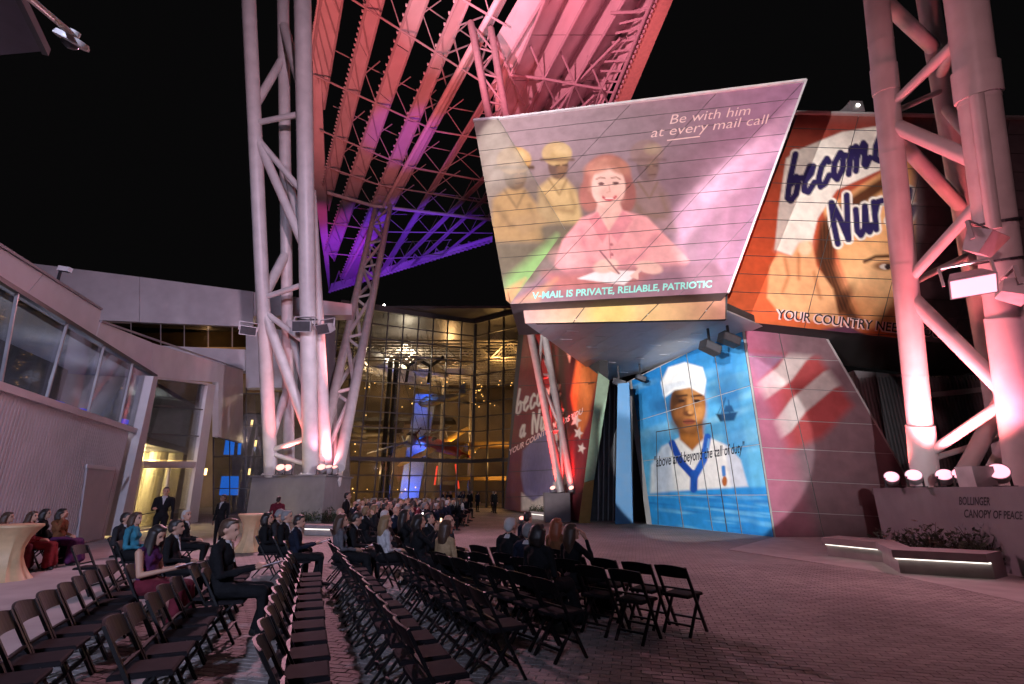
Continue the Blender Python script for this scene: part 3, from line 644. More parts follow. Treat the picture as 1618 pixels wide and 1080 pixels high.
# right rear wing, ribbed metal
wing = thing('ribbed_metal_wing', 'dark ribbed metal building behind the right canopy tower', 'building', (20, 27, 0))
WG = Plane((0, 26, 0), (-.12, -1, 0))
m_rib = mat('ribbed_metal', (.20, .19, .20), .5, var=.1)
WO = Vector((20, 27, 0))
MB(WO).prism(pxpoly(WG, [(1350, 585), (1640, 610), (1640, 800), (1350, 800)], -.12), (0, 6, 0)).build('wall', m_rib, wing)
bb = MB(WO)
x0 = WG(1350, 700).x; x1 = WG(1640, 700).x; zz0 = 2.2; 
n_r = int((x1-x0)/.16)
for i in range(n_r):
    x = x0+(x1-x0)*i/n_r; y = 26-(x)*.12
    bb.box((x, y-.02, 4.6), (.07, .08, 5.2))
stuff(bb.build('rib_field', m_rib, wing))
MB(WO).prism(pxpoly(WG, [(1350, 758), (1640, 728), (1640, 800), (1350, 800)], .3), (0, .3, 0)).build('base_wall', m_dark, wing)
MB(WO).bar(WG(1470, 624, .2), WG(1640, 606, .2), .2, .25).build('coping', m_clad, wing)
# projector box on the roof
rp = FCD(1350, 170); t = thing('roof_projector', 'small projector box with lit lens on the facade roof edge', 'projector', (rp.x, rp.y, FCD(1350, 180).z))
MB().box((0, .2, .32), (.62, .8, .62)).build('housing', mat('housing_grey', (.16, .15, .16), .5), t); MB().lathe([(.0, 0), (.08, 0), (.08, .03), (0, .03)], (.02, -.22, .34), 14, Matrix.Rotation(R(90), 3, 'X')).build('lens', emi('lens_lit', (1, .97, .85), 12), t)
MB().prism([(-.3, -.1, .0), (-1.0, -.1, 0), (-.31, -.1, .5)], (0, .5, 0)).build('hood', MATS['housing_grey'], t)
# ================================================================== left museum wing
m_glass = glass('clear_glass', (.62, .64, .66), .10); m_mull = mat('mullion', (.30, .28, .30), .4, metal=.3, var=.1)
m_lw = mat('panel_mauve', (.56, .54, .57), .55, var=.08, scale=1.2, bump=.06, bscale=20)
LB = vplane((-13.47, 13.84), (-15.74, 20.86)); LO = Vector((-15, 18, 0)); ldir = Vector((-2.27, 7.02, 0)).normalized()
lb = thing('left_museum_wing', 'pale metal museum wing with slanted window band and tall glass entrance', 'building', LO)
def lslab(name, pts, th, m, off=0.): return slab(name, LB, pts, th, m, lb, off, LO)
def lx(x, ya, yb): return ya+(yb-ya)*x
# lower ribbed wall: separate sheets with standing ribs
TOPL = ((-60, 590), (215, 681)); 
def edge(p, q, x): return p[1]+(q[1]-p[1])*(x-p[0])/(q[0]-p[0])
def base(x): return edge((0, 885), (190, 847), x)
xs_ = [-60, -10, 40, 86, 128, 166, 205]
for a_, b_ in zip(xs_[:-1], xs_[1:]):
    # side joints are vertical in the place: find the foot below the top pixel
    ta, tb = LB(a_, edge(*TOPL, a_)), LB(b_-.6, edge(*TOPL, b_))
    P = [ta, tb, Vector((tb.x, tb.y, 0)), Vector((ta.x, ta.y, 0))]
    o = MB(LO).prism(P, -LB.n*.12).build('wall_panel', m_lw, lb)
    L = (Vector((tb.x-ta.x, tb.y-ta.y, 0))).length; n = max(2, int(L/.14)); rb = MB(LO)
    for i in range(n):
        q = ta.lerp(tb, (i+.5)/n); rb.bar(Vector((q.x, q.y, .02))+LB.n*.012, q+LB.n*.004-Vector((0, 0, .02)), .05, .018, up=LB.n)
    stuff(rb.build('rib_field', m_lw, o)); 
# window band
WT = ((-60, 405), (245, 593)); WB = TOPL
mx_ = [-60, 28, 107, 165, 210, 246]      # mullion x at the top; leaning
mb_ = [-95, 0, 72, 138, 188, 214]
for k in range(5):
    P = [(mx_[k]+1.5, edge(*WT, mx_[k])+2), (mx_[k+1]-1.5, edge(*WT, mx_[k+1])+2), (mb_[k+1]-1.5, edge(*WB, mb_[k+1])-1), (mb_[k]+1.5, edge(*WB, mb_[k])-1)]
    lslab('window_pane', P, .03, m_glass, -.05)
for k in range(6):
    MB(LO).bar(LB(mx_[k], edge(*WT, mx_[k])), LB(mb_[k], edge(*WB, mb_[k])), .05, .07, up=LB.n).build('mullion', m_mull, lb)
MB(LO).bar(LB(-60, 405), LB(246, 594), .12, .14, up=LB.n).build('window_head', mat('head_dark', (.03, .03, .035), .5), lb)
MB(LO).bar(LB(-95, edge(*WB, -95), .05), LB(214, edge(*WB, 214), .05), .2, .12, up=LB.n).build('window_sill', m_lw, lb)
# fascia above
for P in ([(-60, 350), (70, 430.5), (40, 466.5), (-60, 404)], [(70.8, 431), (160.5, 489), (150.5, 534), (40.8, 467)], [(159, 508), (240, 541), (240, 589), (151, 535)], [(240.6, 541.5), (384, 585), (384, 700), (345, 690), (345, 604), (246, 596), (240.6, 590)]):
    lslab('fascia_panel', P, .35, m_lw)
for p, q in (((-60, 349), (160, 488)), ((159, 507), (384, 584))): MB(LO).bar(LB(*p, .02), LB(*q, .02), .07, .08, up=LB.n).build('coping', mat('coping_grey', (.22, .2, .22), .5), lb)
# glass entrance tower
EN = LB.shift(.25)
def eslab(name, pts, th, m, off=0.): return slab(name, EN, pts, th, m, lb, off, LO)
m_fr = mat('entrance_frame', (.50, .47, .48), .45, var=.06)
eslab('frame_post', [(243, 594), (250, 595), (203, 842), (186, 846)], .5, m_fr); eslab('frame_post', [(329, 605), (341, 608), (312, 826), (296, 830)], .5, m_fr)
eslab('frame_head', [(250.3, 594.5), (329, 604.5), (329, 608), (250, 598)], .4, m_fr)
for P in ([(250, 599), (328.5, 608.5), (322.5, 646), (243.5, 639)], [(243, 640.5), (322, 647.5), (316, 688), (235.5, 684)], [(235, 686), (315.5, 690), (310.5, 727), (228, 726)]): eslab('window_pane', P, .03, m_glass, -.15)
for a_, b_ in (((243, 640), (322.5, 647)), ((235.3, 685), (316, 689))): MB(LO).bar(EN(*a_, -.12), EN(*b_, -.12), .06, .1, up=EN.n).build('transom', MATS['head_dark'], lb)
eslab('transom', [(227.5, 728), (310, 729), (309, 737), (225.5, 736)], .3, m_fr)
for k, P in enumerate(([(224, 738), (267, 737.5), (255, 832), (203, 841)], [(268, 737.5), (307, 738), (296, 828), (256, 832)])):
    d = eslab('door_leaf', [(P[0][0]+2, P[0][1]+2), (P[1][0]-2, P[1][1]+2), (P[2][0]-2, P[2][1]-2), (P[3][0]+2, P[3][1]-2)], .03, m_glass, -.15)
    fb = MB(LO)
    for i in range(4): fb.bar(EN(*P[i], -.12), EN(*P[(i+1) % 4], -.12), .09, .08, up=EN.n)
    fb.build('door_frame', m_fr, d)
    MB(LO).bar(EN(P[3][0]+8, P[3][1]-26, 0), EN(P[2][0]-5, P[2][1]-24, 0), .04, .04).build('push_bar', MATS['head_dark'], d)
# closed metal door in the wall and its hood
lslab('service_door', [(139, 735), (182, 739), (160, 850), (122, 858)], .05, mat('service_door', (.40, .37, .39), .6, var=.06), .07); lslab('door_hood', [(139, 733), (183, 737), (181, 743), (137, 739)], .05, m_lw, .3)
# interior: back wall, floor slab, lit rooms
m_int = mat('interior_wall', (.30, .28, .27), .8, var=.15); m_ceil = mat('interior_ceiling', (.42, .42, .44), .8, var=.08)
inn = -LB.n
def ipt(s, d, z): q = LB.p + ldir*s + inn*d; return Vector((q.x, q.y, z))
MB(LO).prism([ipt(-8, 4.5, 0), ipt(17, 4.5, 0), ipt(17, 4.5, 6.2), ipt(-8, 4.5, 6.2)], inn*.2).build('back_wall', m_int, lb)
MB(LO).prism([ipt(-8, 2.7, 4.1), ipt(6.4, 2.7, 4.1), ipt(6.4, 2.7, 6.5), ipt(-8, 2.7, 6.5)], inn*.1).build('gallery_wall', mat('gallery_wall', (.10, .09, .09), .8), lb)
MB(LO).prism([ipt(-8, .4, 4.1), ipt(17, .4, 4.1), ipt(17, 4.4, 4.1), ipt(-8, 4.4, 4.1)], (0, 0, -.3)).build('floor_slab', m_int, lb)
MB(LO).prism([ipt(-8, .4, 6.6), ipt(17, .4, 6.3), ipt(17, 4.4, 6.3), ipt(-8, 4.4, 6.6)], (0, 0, .2)).build('ceiling', m_ceil, lb)
MB(LO).prism([ipt(6.5, .6, 0), ipt(6.5, 4.4, 0), ipt(6.5, 4.4, 6.3), ipt(6.5, .6, 6.3)], ldir*.15).build('partition', m_int, lb)
MB(LO).prism([ipt(15.4, .6, 0), ipt(15.4, 4.4, 0), ipt(15.4, 4.4, 3.8), ipt(15.4, .6, 3.8)], ldir*.15).build('partition', mat('cream_wall', (.75, .66, .42), .7), lb)
MB(LO).prism([ipt(15.4, .6, 4.1), ipt(15.4, 4.4, 4.1), ipt(15.4, 4.4, 6.3), ipt(15.4, .6, 6.3)], ldir*.15).build('partition', m_int, lb)
m_warm = emi('warm_lamp', (1., .62, .22), 5.); m_amber = emi('amber_shade', (1., .50, .14), .75); m_blueglow = emi('blue_screen', (.02, .06, 1.), 1.2); m_lblue = emi('blue_display', (.03, .22, 1.), 1.1)
q = ipt(-.9, 1.6, 5.3); MB(LO).lathe([(.34, 0), (.38, .2), (.3, .8), (.18, .95)], q, 16).build('lamp_shade', m_amber, lb)
for s_, z_ in ((3.2, 4.5), (5.0, 4.5), (8.6, 4.6)): MB(LO).box(ipt(s_, 1.6, z_+.1), (.9, .5, .18), Matrix.Rotation(.3, 3, 'Z')).build('display_light', m_blueglow, lb)
MB(LO).prism([ipt(6.9, 3.9, 4.2), ipt(8.6, 3.9, 4.2), ipt(8.6, 3.9, 5.6), ipt(6.9, 3.9, 5.3)], inn*.1).build('lit_panel', m_blueglow, lb)
m_cream = mat('cream_wall', (.75, .66, .42), .7)
for s_, d_ in ((11.2, 2.6), (14.2, 1.4)): MB(LO).lathe([(.42, 0), (.42, 3.75)], ipt(s_, d_, 0), 16).build('column', m_cream, lb)
lamp('entrance_lamp', ipt(10.0, 1.4, 3.3), 700, (1., .70, .30), .2); lamp('entrance_lamp', ipt(13.2, 2.6, 3.3), 1000, (1., .75, .36), .2)
lamp('gallery_lamp', ipt(-2.5, 1.2, 5.3), 60, (.8, .78, .95), .2); lamp('gallery_lamp', ipt(1.5, 1.2, 5.2), 55, (.8, .78, .95), .2); lamp('gallery_lamp', ipt(4.6, 1.3, 5.2), 50, (.85, .8, .9), .2); lamp('gallery_lamp', ipt(10.5, 1.6, 5.4), 90, (.8, .82, .7), .2)
# camera post on the roof
cp = aty(92, 440, 19); t = thing('security_camera', 'white security camera on a short dark post on the left wing roof', 'camera', cp)
MB().bar((0, 0, -1.2), (0, 0, .45), .08, .08).build('post', MATS['head_dark'], t); MB().box((.22, -.05, .42), (.5, .2, .2), Matrix.Rotation(.15, 3, 'Y')).build('housing', mat('white_plastic', (.75, .72, .74), .4), t)

# ================================================================== rear gallery building
rdir = Vector((.934, .358, 0)); RO = Vector((-24, 39, 0)); RB = Plane((-30, 36, 0), (rdir.y, -rdir.x, 0))
rb_ = thing('rear_gallery_building', 'long pale gallery building with strip windows behind the left canopy tower', 'building', RO)
def rslab(name, pts, th, m, off=0.): return slab(name, RB, pts, th, m, rb_, off, RO)
for P in ([(20, 412), (220, 437), (220, 508), (20, 500)], [(220.6, 437), (400, 460.5), (400, 516), (220.6, 508.5)], [(400.6, 461), (556, 480), (556, 497), (400.6, 499)]): rslab('parapet_panel', P, 1.5, m_lw)
rslab('parapet_panel', [(388, 516.5), (640, 499.6), (640, 499.4), (388, 500)], 1.2, m_lw) if False else None
rslab('wall_panel', [(20, 545), (240, 545), (388, 552), (388, 585), (20, 590)], 1.2, m_lw, -.02); rslab('wall_panel', [(388.5, 517), (470, 522), (470, 612), (388.5, 612)], 1.2, m_lw, -.02)
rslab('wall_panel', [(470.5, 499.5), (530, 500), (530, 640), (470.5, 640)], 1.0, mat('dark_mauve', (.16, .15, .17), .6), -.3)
for x in (160, 208, 255, 292, 330, 368): rslab('window_pane', [(x, 509), (x+(46 if x < 250 else 36), 511), (x+(46 if x < 250 else 36), 548), (x, 548)], .03, glass('strip_glass%d' % x, (.3, .28, .24), .12), -.3)
for x in (207, 254, 291.2, 329, 367): MB(RO).bar(RB(x, 509, -.28), RB(x, 548, -.28), .05, .06, up=RB.n).build('mullion', m_mull, rb_)
MB(RO).prism([RB(10, 500)+Vector((0, 4, 0)), RB(400, 500)+Vector((-1, 4, 0)), RB(400, 640)+Vector((-1, 4, 0)), RB(10, 640)+Vector((0, 4, 0))], (0, .3, 0)).build('back_wall', mat('tan_room', (.30, .22, .12), .8), rb_)
lamp('room_lamp', RB(300, 520)+Vector((0, 2.2, 0)), 120, (1., .6, .3), .2)
# ground-floor glazing with blue screens behind
for k, x in enumerate((338, 364, 390)):
    for j, y in enumerate((622, 672, 722, 772)): rslab('window_pane', [(x, y), (x+25, y+.5), (x+25, y+49), (x, y+49)], .03, m_glass, -.1)
for x in (337, 363, 389, 415): MB(RO).bar(RB(x, 612, -.08), RB(x, 815, -.08), .07, .1, up=RB.n).build('mullion', MATS['head_dark'], rb_)
for y in (621.5, 671.5, 721.5, 771.5): MB(RO).bar(RB(337, y, -.06), RB(415, y, -.06), .07, .08, up=RB.n).build('transom', MATS['head_dark'], rb_)
MB(RO).prism([RB(330, 600)+Vector((-1, 5, 0)), RB(540, 600)+Vector((-1, 5, 0)), RB(540, 830)+Vector((-1, 5, 0)), RB(330, 830)+Vector((-1, 5, 0))], (0, .3, 0)).build('back_wall', m_int, rb_)
for P in ([(358, 662), (376, 662), (376, 676), (358, 676)], [(357, 690), (371, 690), (369, 718), (353, 718)], [(377, 690), (382, 690), (380, 718), (375, 718)], [(350, 752), (377, 752), (376, 782), (346, 782)]): rslab('lit_screen', P, .1, m_lblue, -2.5)
lamp('room_lamp', RB(380, 690)+Vector((0, 2, 0)), 90, (1., .7, .4), .2)
for (x, y) in ((398, 668), (325, 745), (394, 745), (404, 700)): 
    q = RB(x, y, -1.6); MB(RO).box(q, (.14, .1, .5)).build('wall_lamp', m_warm, rb_)

# ================================================================== glass pavilion
GO = Vector((-8, 58, 0)); gp = thing('glass_pavilion', 'tall glass-walled hall with aircraft hanging inside', 'building', GO)
gA0 = aty(505, 780, 50.); gA1 = aty(745, 780, 56.); gB1 = aty(850, 780, 51.)
m_gl2 = glass('pavilion_glass', (.72, .68, .60), .07, .03); m_gm = mat('pavilion_mullion', (.055, .05, .05), .5)
ZT = 21.3
def curtain(p0, p1, nc, nr, nm):
    p0 = Vector((p0.x, p0.y, 0)); p1 = Vector((p1.x, p1.y, 0)); d = p1-p0; n = Vector((d.y, -d.x, 0)).normalized()
    for i in range(nc):
        for j in range(nr):
            a_ = p0+d*(i/nc); b_ = p0+d*((i+1)/nc); z0 = ZT*j/nr; z1 = ZT*(j+1)/nr; t_ = Vector((random.uniform(-.004, .004), random.uniform(-.006, .006), 0))
            MB(GO).prism([a_+Vector((0, 0, z0+.04))+t_, b_+Vector((0, 0, z0+.04)), b_+Vector((0, 0, z1-.04))-t_, a_+Vector((0, 0, z1-.04))], -n*.03).build('window_pane', m_gl2, gp)
    for i in range(nc+1):
        w_ = .34 if i == nc else .13
        MB(GO).bar(p0+d*(i/nc)+n*.05, p0+d*(i/nc)+n*.05+Vector((0, 0, ZT)), w_, .22, up=n).build('mullion', m_gm, gp)
    for j in range(nr+1): MB(GO).bar(p0+n*.08+Vector((0, 0, ZT*j/nr)), p1+n*.08+Vector((0, 0, ZT*j/nr)), .11 if j != 3 else .4, .12, up=n).build('transom', m_gm, gp)
curtain(gA0, gA1, 9, 13, 'a'); curtain(gA1, gB1, 4, 13, 'b')
MB(GO).bar(gA0+Vector((0, 0, ZT+.3-gA0.z)), gA1+Vector((0, 0, ZT+.3-gA1.z)), .5, .7).build('parapet', m_gm, gp); MB(GO).bar(gA1+Vector((0, 0, ZT+.3-gA1.z)), gB1+Vector((0, 0, ZT+.3-gB1.z)), .5, .7).build('parapet', m_gm, gp)
m_hall = mat('hall_wall', (.22, .17, .12), .85, var=.25, scale=.4)
MB(GO).prism([(-34, 74, 0), (16, 74, 0), (16, 74, 22), (-34, 74, 22)], (0, .4, 0)).build('back_wall', m_hall, gp)
MB(GO).prism([(-34, 52, 21.8), (16, 52, 21.8), (16, 75, 21.8), (-34, 75, 21.8)], (0, 0, .3)).build('roof', m_gm, gp)
MB(GO).prism([(12, 52, 0), (12, 75, 0), (12, 75, 22), (12, 52, 22)], (.4, 0, 0)).build('side_wall', m_hall, gp); MB(GO).prism([(-34, 50, 0), (-34, 75, 0), (-34, 75, 22), (-34, 50, 22)], (-.4, 0, 0)).build('side_wall', m_hall, gp)
for (x, y0, y1, Y) in ((600, 722, 727, 62), (790, 690, 712, 58), (640, 660, 664, 70), (790, 752, 758, 58)):
    a_ = aty(x-90, y0, Y); b_ = aty(x+75, y1, Y)
    MB(GO).box(((a_.x+b_.x)/2, Y+2, (a_.z+b_.z)/2), (abs(b_.x-a_.x), 4, .5)).build('balcony', m_gm if x < 700 else mat('balcony_tan', (.35, .22, .08), .7), gp)
# roof trusses
rt_ = random.Random(5); m_tr = mat('truss_grey', (.42, .38, .34), .5)
for k in range(12):
    Y = 57.5+k*1.4; x0 = -24+k*.3; x1 = 6; b = MB(GO)
    b.bar((x0, Y, 19.6), (x1, Y, 19.6), .18, .18); b.bar((x0, Y, 17.4), (x1, Y, 17.4), .18, .18)
    for i in range(14): xa = x0+(x1-x0)*i/14; xb = x0+(x1-x0)*(i+1)/14; b.bar((xa, Y, 19.6 if i % 2 else 17.4), (xb, Y, 17.4 if i % 2 else 19.6), .1, .1)
    b.build('roof_truss', m_tr, gp)
for (x, Y) in ((612, 60), (622, 60), (745, 63), (700, 70)):
    q = aty(x, 640, Y); MB(GO).tube((q.x, Y, 0), (q.x, Y, 18), .3, n=10).build('hall_column', m_tr if x > 650 else MATS['dark_frame'], gp)
# leaning light wall
q0 = aty(660, 792, 63); q1 = aty(690, 622, 63)
MB(GO).prism([q0+Vector((-2.4, 0, 0)), q0, q1, q1+Vector((-2.8, 0, 0))], (0, .6, 0)).build('light_wall', mat('light_wall', (.40, .52, .78), .7), gp)  # white wall; part of its blue light is put into the colour
lamp('blue_wall_lamp', q0+Vector((-1.0, -1.4, 1.5)), 420, (.0, .12, 1.), .3); lamp('blue_wall_lamp', (q0+q1)/2+Vector((-.6, -1.4, 0)), 480, (.0, .12, 1.), .3); lamp('blue_wall_lamp', q1+Vector((-1.2, -1.4, -1)), 420, (.03, .15, 1.), .3)
for (x, y, Y, P, c) in ((560, 600, 62, 900, (1., .80, .55)), (790, 560, 57, 800, (1., .62, .25)), (720, 700, 60, 1100, (1., .62, .26)), (590, 745, 60, 700, (1., .66, .36)), (640, 560, 61, 1500, (1., .94, .85)), (790, 730, 56, 650, (1., .58, .2)), (710, 560, 66, 1300, (1., .62, .3)), (600, 690, 66, 700, (1., .7, .4))):
    lamp('hall_lamp', aty(x, y, Y), P*1.9, c, .4)
bulb = MB(); bulb.lathe([(.02, -.09), (.09, 0), (.02, .09)], (0, 0, 0), 8); bm_ = bulb.build('bulb', m_warm, gp); bm_.location = aty(700, 610, 58)-GO
for (x, y) in [(rt_.uniform(560, 815), rt_.choice([602, 606, 611, 640, 655, 700, 715])+rt_.uniform(-3, 3)) for _ in range(34)]+[(rt_.uniform(745, 765), rt_.uniform(612, 645)) for _ in range(16)]+[(rt_.uniform(520, 740), rt_.uniform(768, 778)) for _ in range(14)]:
    o = bm_.copy(); COL.objects.link(o); o.parent = gp; o.location = aty(x, y, rt_.uniform(58, 64))-GO; s = rt_.uniform(.6, 1.1); o.scale = (s, s, s)
# aircraft
def aircraft(name, lab, loc, rot, L, span, m, m2, engines=0, group='aircraft hanging in the glass hall'):
    t = thing(name, lab, 'aircraft', loc, 0, group); t.rotation_euler = rot
    prof = [(.02, 0), (.055, .04), (.075, .15), (.08, .35), (.065, .6), (.04, .82), (.012, 1.)]
    MB().lathe([(r*L, (z-.4)*L) for r, z in prof], (0, 0, 0), 18, Matrix.Rotation(R(90), 3, 'X')).build('fuselage', m, t, True)
    def wing(nm, y, half, c0, c1, z, sweep, th, mm):
        for s in (-1, 1):
            b = MB(); vs = []
            for k, (xx, ch, tt) in enumerate(((0, c0, th), (half*.9, c1, th*.5), (half, c1*.5, th*.2))):
                for (fy, fz) in ((.5, 0), (.2, .5), (-.2, .4), (-.5, 0), (-.2, -.3), (.2, -.4)): vs.append((s*xx, y+fy*ch-sweep*xx/half, z+fz*tt+xx*.05))
            fs = [[k*6+i, k*6+(i+1) % 6, (k+1)*6+(i+1) % 6, (k+1)*6+i] for k in range(2) for i in range(6)]+[[12+i for i in range(6)], [5, 4, 3, 2, 1, 0]]
            b.add(vs, fs).build(nm, mm, t)
    wing('wing', .05*L, span/2, .2*L, .1*L, -.02*L, .02*L, .035*L, m2); wing('tailplane', -.52*L, span*.17, .1*L, .06*L, .01*L, .03*L, .015*L, m2)
    MB().prism([(0, -.44*L, .02*L), (0, -.57*L, .02*L), (0, -.6*L, .17*L), (0, -.53*L, .17*L)], (.02*L, 0, 0)).build('fin', m2, t)
    MB().lathe([(.01*L, .03*L), (.04*L, .01*L), (.035*L, -.03*L)], (0, .08*L, .075*L), 12).build('canopy', MATS['dark_frame'], t)
    xs = [0] if not engines else [s*span*f for s in (-1, 1) for f in ((.16, .3) if engines == 4 else (.17,))]
    for x in xs:
        y = .4*L if not engines else .17*L
        if engines: MB().lathe([(.03*L, -.1*L), (.035*L, .04*L), (.01*L, .08*L)], (x, y-.06*L, -.01*L), 12, Matrix.Rotation(R(-90), 3, 'X')).build('engine', m, t)
        pb = MB()
        for k in range(3): a_ = k*2.094+.4; pb.bar((x, y+.02*L, -.01*L), (x+math.cos(a_)*.12*L, y+.02*L, -.01*L+math.sin(a_)*.12*L), .02*L, .008*L, up=(0, 1, 0))
        pb.build('propeller', MATS['dark_frame'], t)
    zc = 21.6-loc[2]
    for x in (-.12*span, .12*span): MB().tube((x, 0, 0), (x, 0, zc), .03, n=6).build('cable', MATS['dark_frame'], t)
    return t
m_sil = mat('bare_metal', (.62, .62, .64), .35, metal=.4); m_yel = mat('yellow_paint', (.70, .42, .06), .45); m_redp = mat('red_paint', (.55, .06, .04), .45); m_navy = mat('sea_blue_paint', (.10, .12, .18), .5); m_oliv = mat('olive_paint', (.16, .14, .08), .6)
aircraft('bomber_aircraft', 'large bare metal four-engined aircraft hanging highest in the glass hall', aty(636, 588, 65), (R(6), R(-8), R(150)), 18, 26, m_sil, m_sil, 4)
aircraft('trainer_aircraft', 'yellow and red trainer aircraft banking before the blue lit wall', aty(694, 704, 60), (R(18), R(-28), R(40)), 9.5, 11.5, m_redp, m_yel)
aircraft('fighter_aircraft', 'dark blue fighter aircraft hanging left of the blue lit wall', aty(650, 695, 61), (R(5), R(20), R(200)), 9, 11, m_navy, m_navy)
aircraft('fighter_aircraft', 'olive fighter aircraft hanging level near the left tower mast', aty(575, 682, 60), (R(0), R(6), R(100)), 8, 10, m_oliv, m_oliv)
aircraft('fighter_aircraft', 'small dark fighter aircraft hanging below the bomber tail', aty(690, 632, 62), (R(-4), R(-12), R(60)), 8, 10, m_oliv, m_navy)
# red stand lamp structure behind the glass
q = aty(705, 775, 60); t = thing('display_stand', 'tan display kiosk with red lit posts behind the glass', 'display', (q.x, q.y, 0))
MB().box((0, 0, 1.2), (2.4, 1.2, 2.4)).build('kiosk', MATS['balcony_tan'], t); m_rl = emi('red_neon', (1., .08, .05), 1.6)
MB().bar((-1.4, 0, 2.4), (-1.2, 0, 4.6), .18, .18).build('lit_post', m_rl, t); MB().bar((1.5, 0, 2.0), (1.0, 0, 4.8), .18, .18).build('lit_post', m_rl, t)
# lamp on the roof of the hall
q = aty(607, 482, 54); t = thing('roof_lamp', 'small white lamp on a post above the glass hall roof', 'lamp', q); MB().lathe([(.04, -.16), (.16, 0), (.04, .16)], (0, 0, 0), 10).build('bulb', emi('white_lamp', (1, .95, .85), 14), t); MB().bar((0, 0, ZT-q.z), (0, 0, -.1), .07, .07).build('post', m_gm, t)

# ================================================================== plinths, towers
m_pl = mat('plinth_concrete', (.25, .235, .25), .75, var=.12, scale=1.5, bump=.15, bscale=30)
m_steel = mat('white_steel', (.66, .63, .63), .42, var=.11, scale=1.6, bump=.04, bscale=14)
# left plinth
a0 = atz(388, 822); a1 = atz(507, 826); a2 = atz(549, 818); ht = aty(507, 752, a1.y).z
pl_l = thing('tower_plinth', 'grey concrete plinth under the left canopy tower', 'plinth', (a1.x, a1.y, 0)); O_ = Vector((a1.x, a1.y, 0))
a3 = a0+(a2-a1)
MB(O_).prism([a0, a1, a2, a3], (0, 0, ht)).build('block', m_pl, pl_l)
MB(O_).prism([a0+Vector((-.1, -.12, ht+.004)), a1+Vector((.12, -.12, ht+.004)), a2+Vector((.12, .1, ht+.004)), a3+Vector((-.1, .1, ht+.004))], (0, 0, .1)).build('cap', m_pl, pl_l)
zt = ht+.1; KL = .38
def LT(x, y, dY=0.): return lean(x, y, a1.y+1.6+dY, zt, KL)
tw = thing('canopy_tower', 'left pale steel tube tower carrying the canopy', 'tower', (a1.x, a1.y+1.6, zt)); TO = Vector((a1.x, a1.y+1.6, zt))
def ext(p, q, z):  # extend line p->q to height z
    t_ = (z-p.z)/(q.z-p.z); return p+(q-p)*t_
def chord(o, par, p, q, r, zb, ztop, nm='column', n=20):
    b_ = ext(p, q, zb); t_ = ext(p, q, ztop); MB(o).tube(b_, t_, r, n=n).build(nm, m_steel, par, True)
    d_ = (t_-b_).normalized(); L_ = (t_-b_).length; k = 1
    while k*3.4 < min(L_, 36): p = b_+d_*k*3.4; MB(o).tube(p-d_*.025, p+d_*.025, r*1.022, n=n).build('weld_seam', m_steel, par, True); k += 1
    MB(o).lathe([(r*1.5, 0), (r*1.5, .06), (r*1.04, .065)], (b_.x, b_.y, zb), 20).build('base_plate', m_steel, par)
    for k in range(8): a_ = k*math.pi/4; MB(o).lathe([(.05, .06), (.05, .12)], (b_.x+math.cos(a_)*r*1.3, b_.y+math.sin(a_)*r*1.3, zb), 6).build('anchor_bolt', m_steel, par)
    return b_, t_
HC = 46.
L1 = (LT(428, 740, .3), LT(393, 0, .3)); L2 = (LT(491, 740, -.3), LT(478, 0, -.3)); L3 = (LT(457, 740, 2.6), LT(448, 60, 2.6))
L4 = (LT(516, 740, 1.6), LT(498, 420, 1.6))
chord(TO, tw, *L1, .39, zt, HC); chord(TO, tw, *L2, .47, zt, HC); chord(TO, tw, *L3, .35, zt, HC)
MB(TO).tube(ext(*L4, zt), LT(490, 300, .3), .4, .34, n=18).build('column', m_steel, tw, True)
def at_y(ch, y):  # point of a chord that shows at pixel row y
    lo, hi = ch[0], ch[1]; best = None
    for i in range(401):
        p = lo.lerp(hi, i/400*1.05-.02); q = p-CAM; f = q.dot(_F); yy = 540-764*q.dot(_U)/f
        if best is None or abs(yy-y) < best[0]: best = (abs(yy-y), p)
    return best[1]
def brace(o, par, A, ya, B, yb, r, nm='brace'): MB(o).tube(at_y(A, ya), at_y(B, yb), r, n=12).build(nm, m_steel, par, True)
for ya, yb, r in ((195, 178, .17), (470, 448, .17), (712, 690, .16)): brace(TO, tw, L1, ya, L2, yb, r)
for ya, yb, r in ((170, 90, .24), (470, 400, .3), (700, 610, .24)): brace(TO, tw, L1, ya, L3, yb, r)
for ya, yb, r in ((210, 400, .26), (490, 690, .3), (215, 310, .18), (492, 545, .18), (715, 735, .14)): brace(TO, tw, L1, ya, L2, yb, r)
for ya, yb, r in ((150, 0, .3), (400, 260, .24), (640, 500, .2)): brace(TO, tw, L2, ya, L3, yb, r)
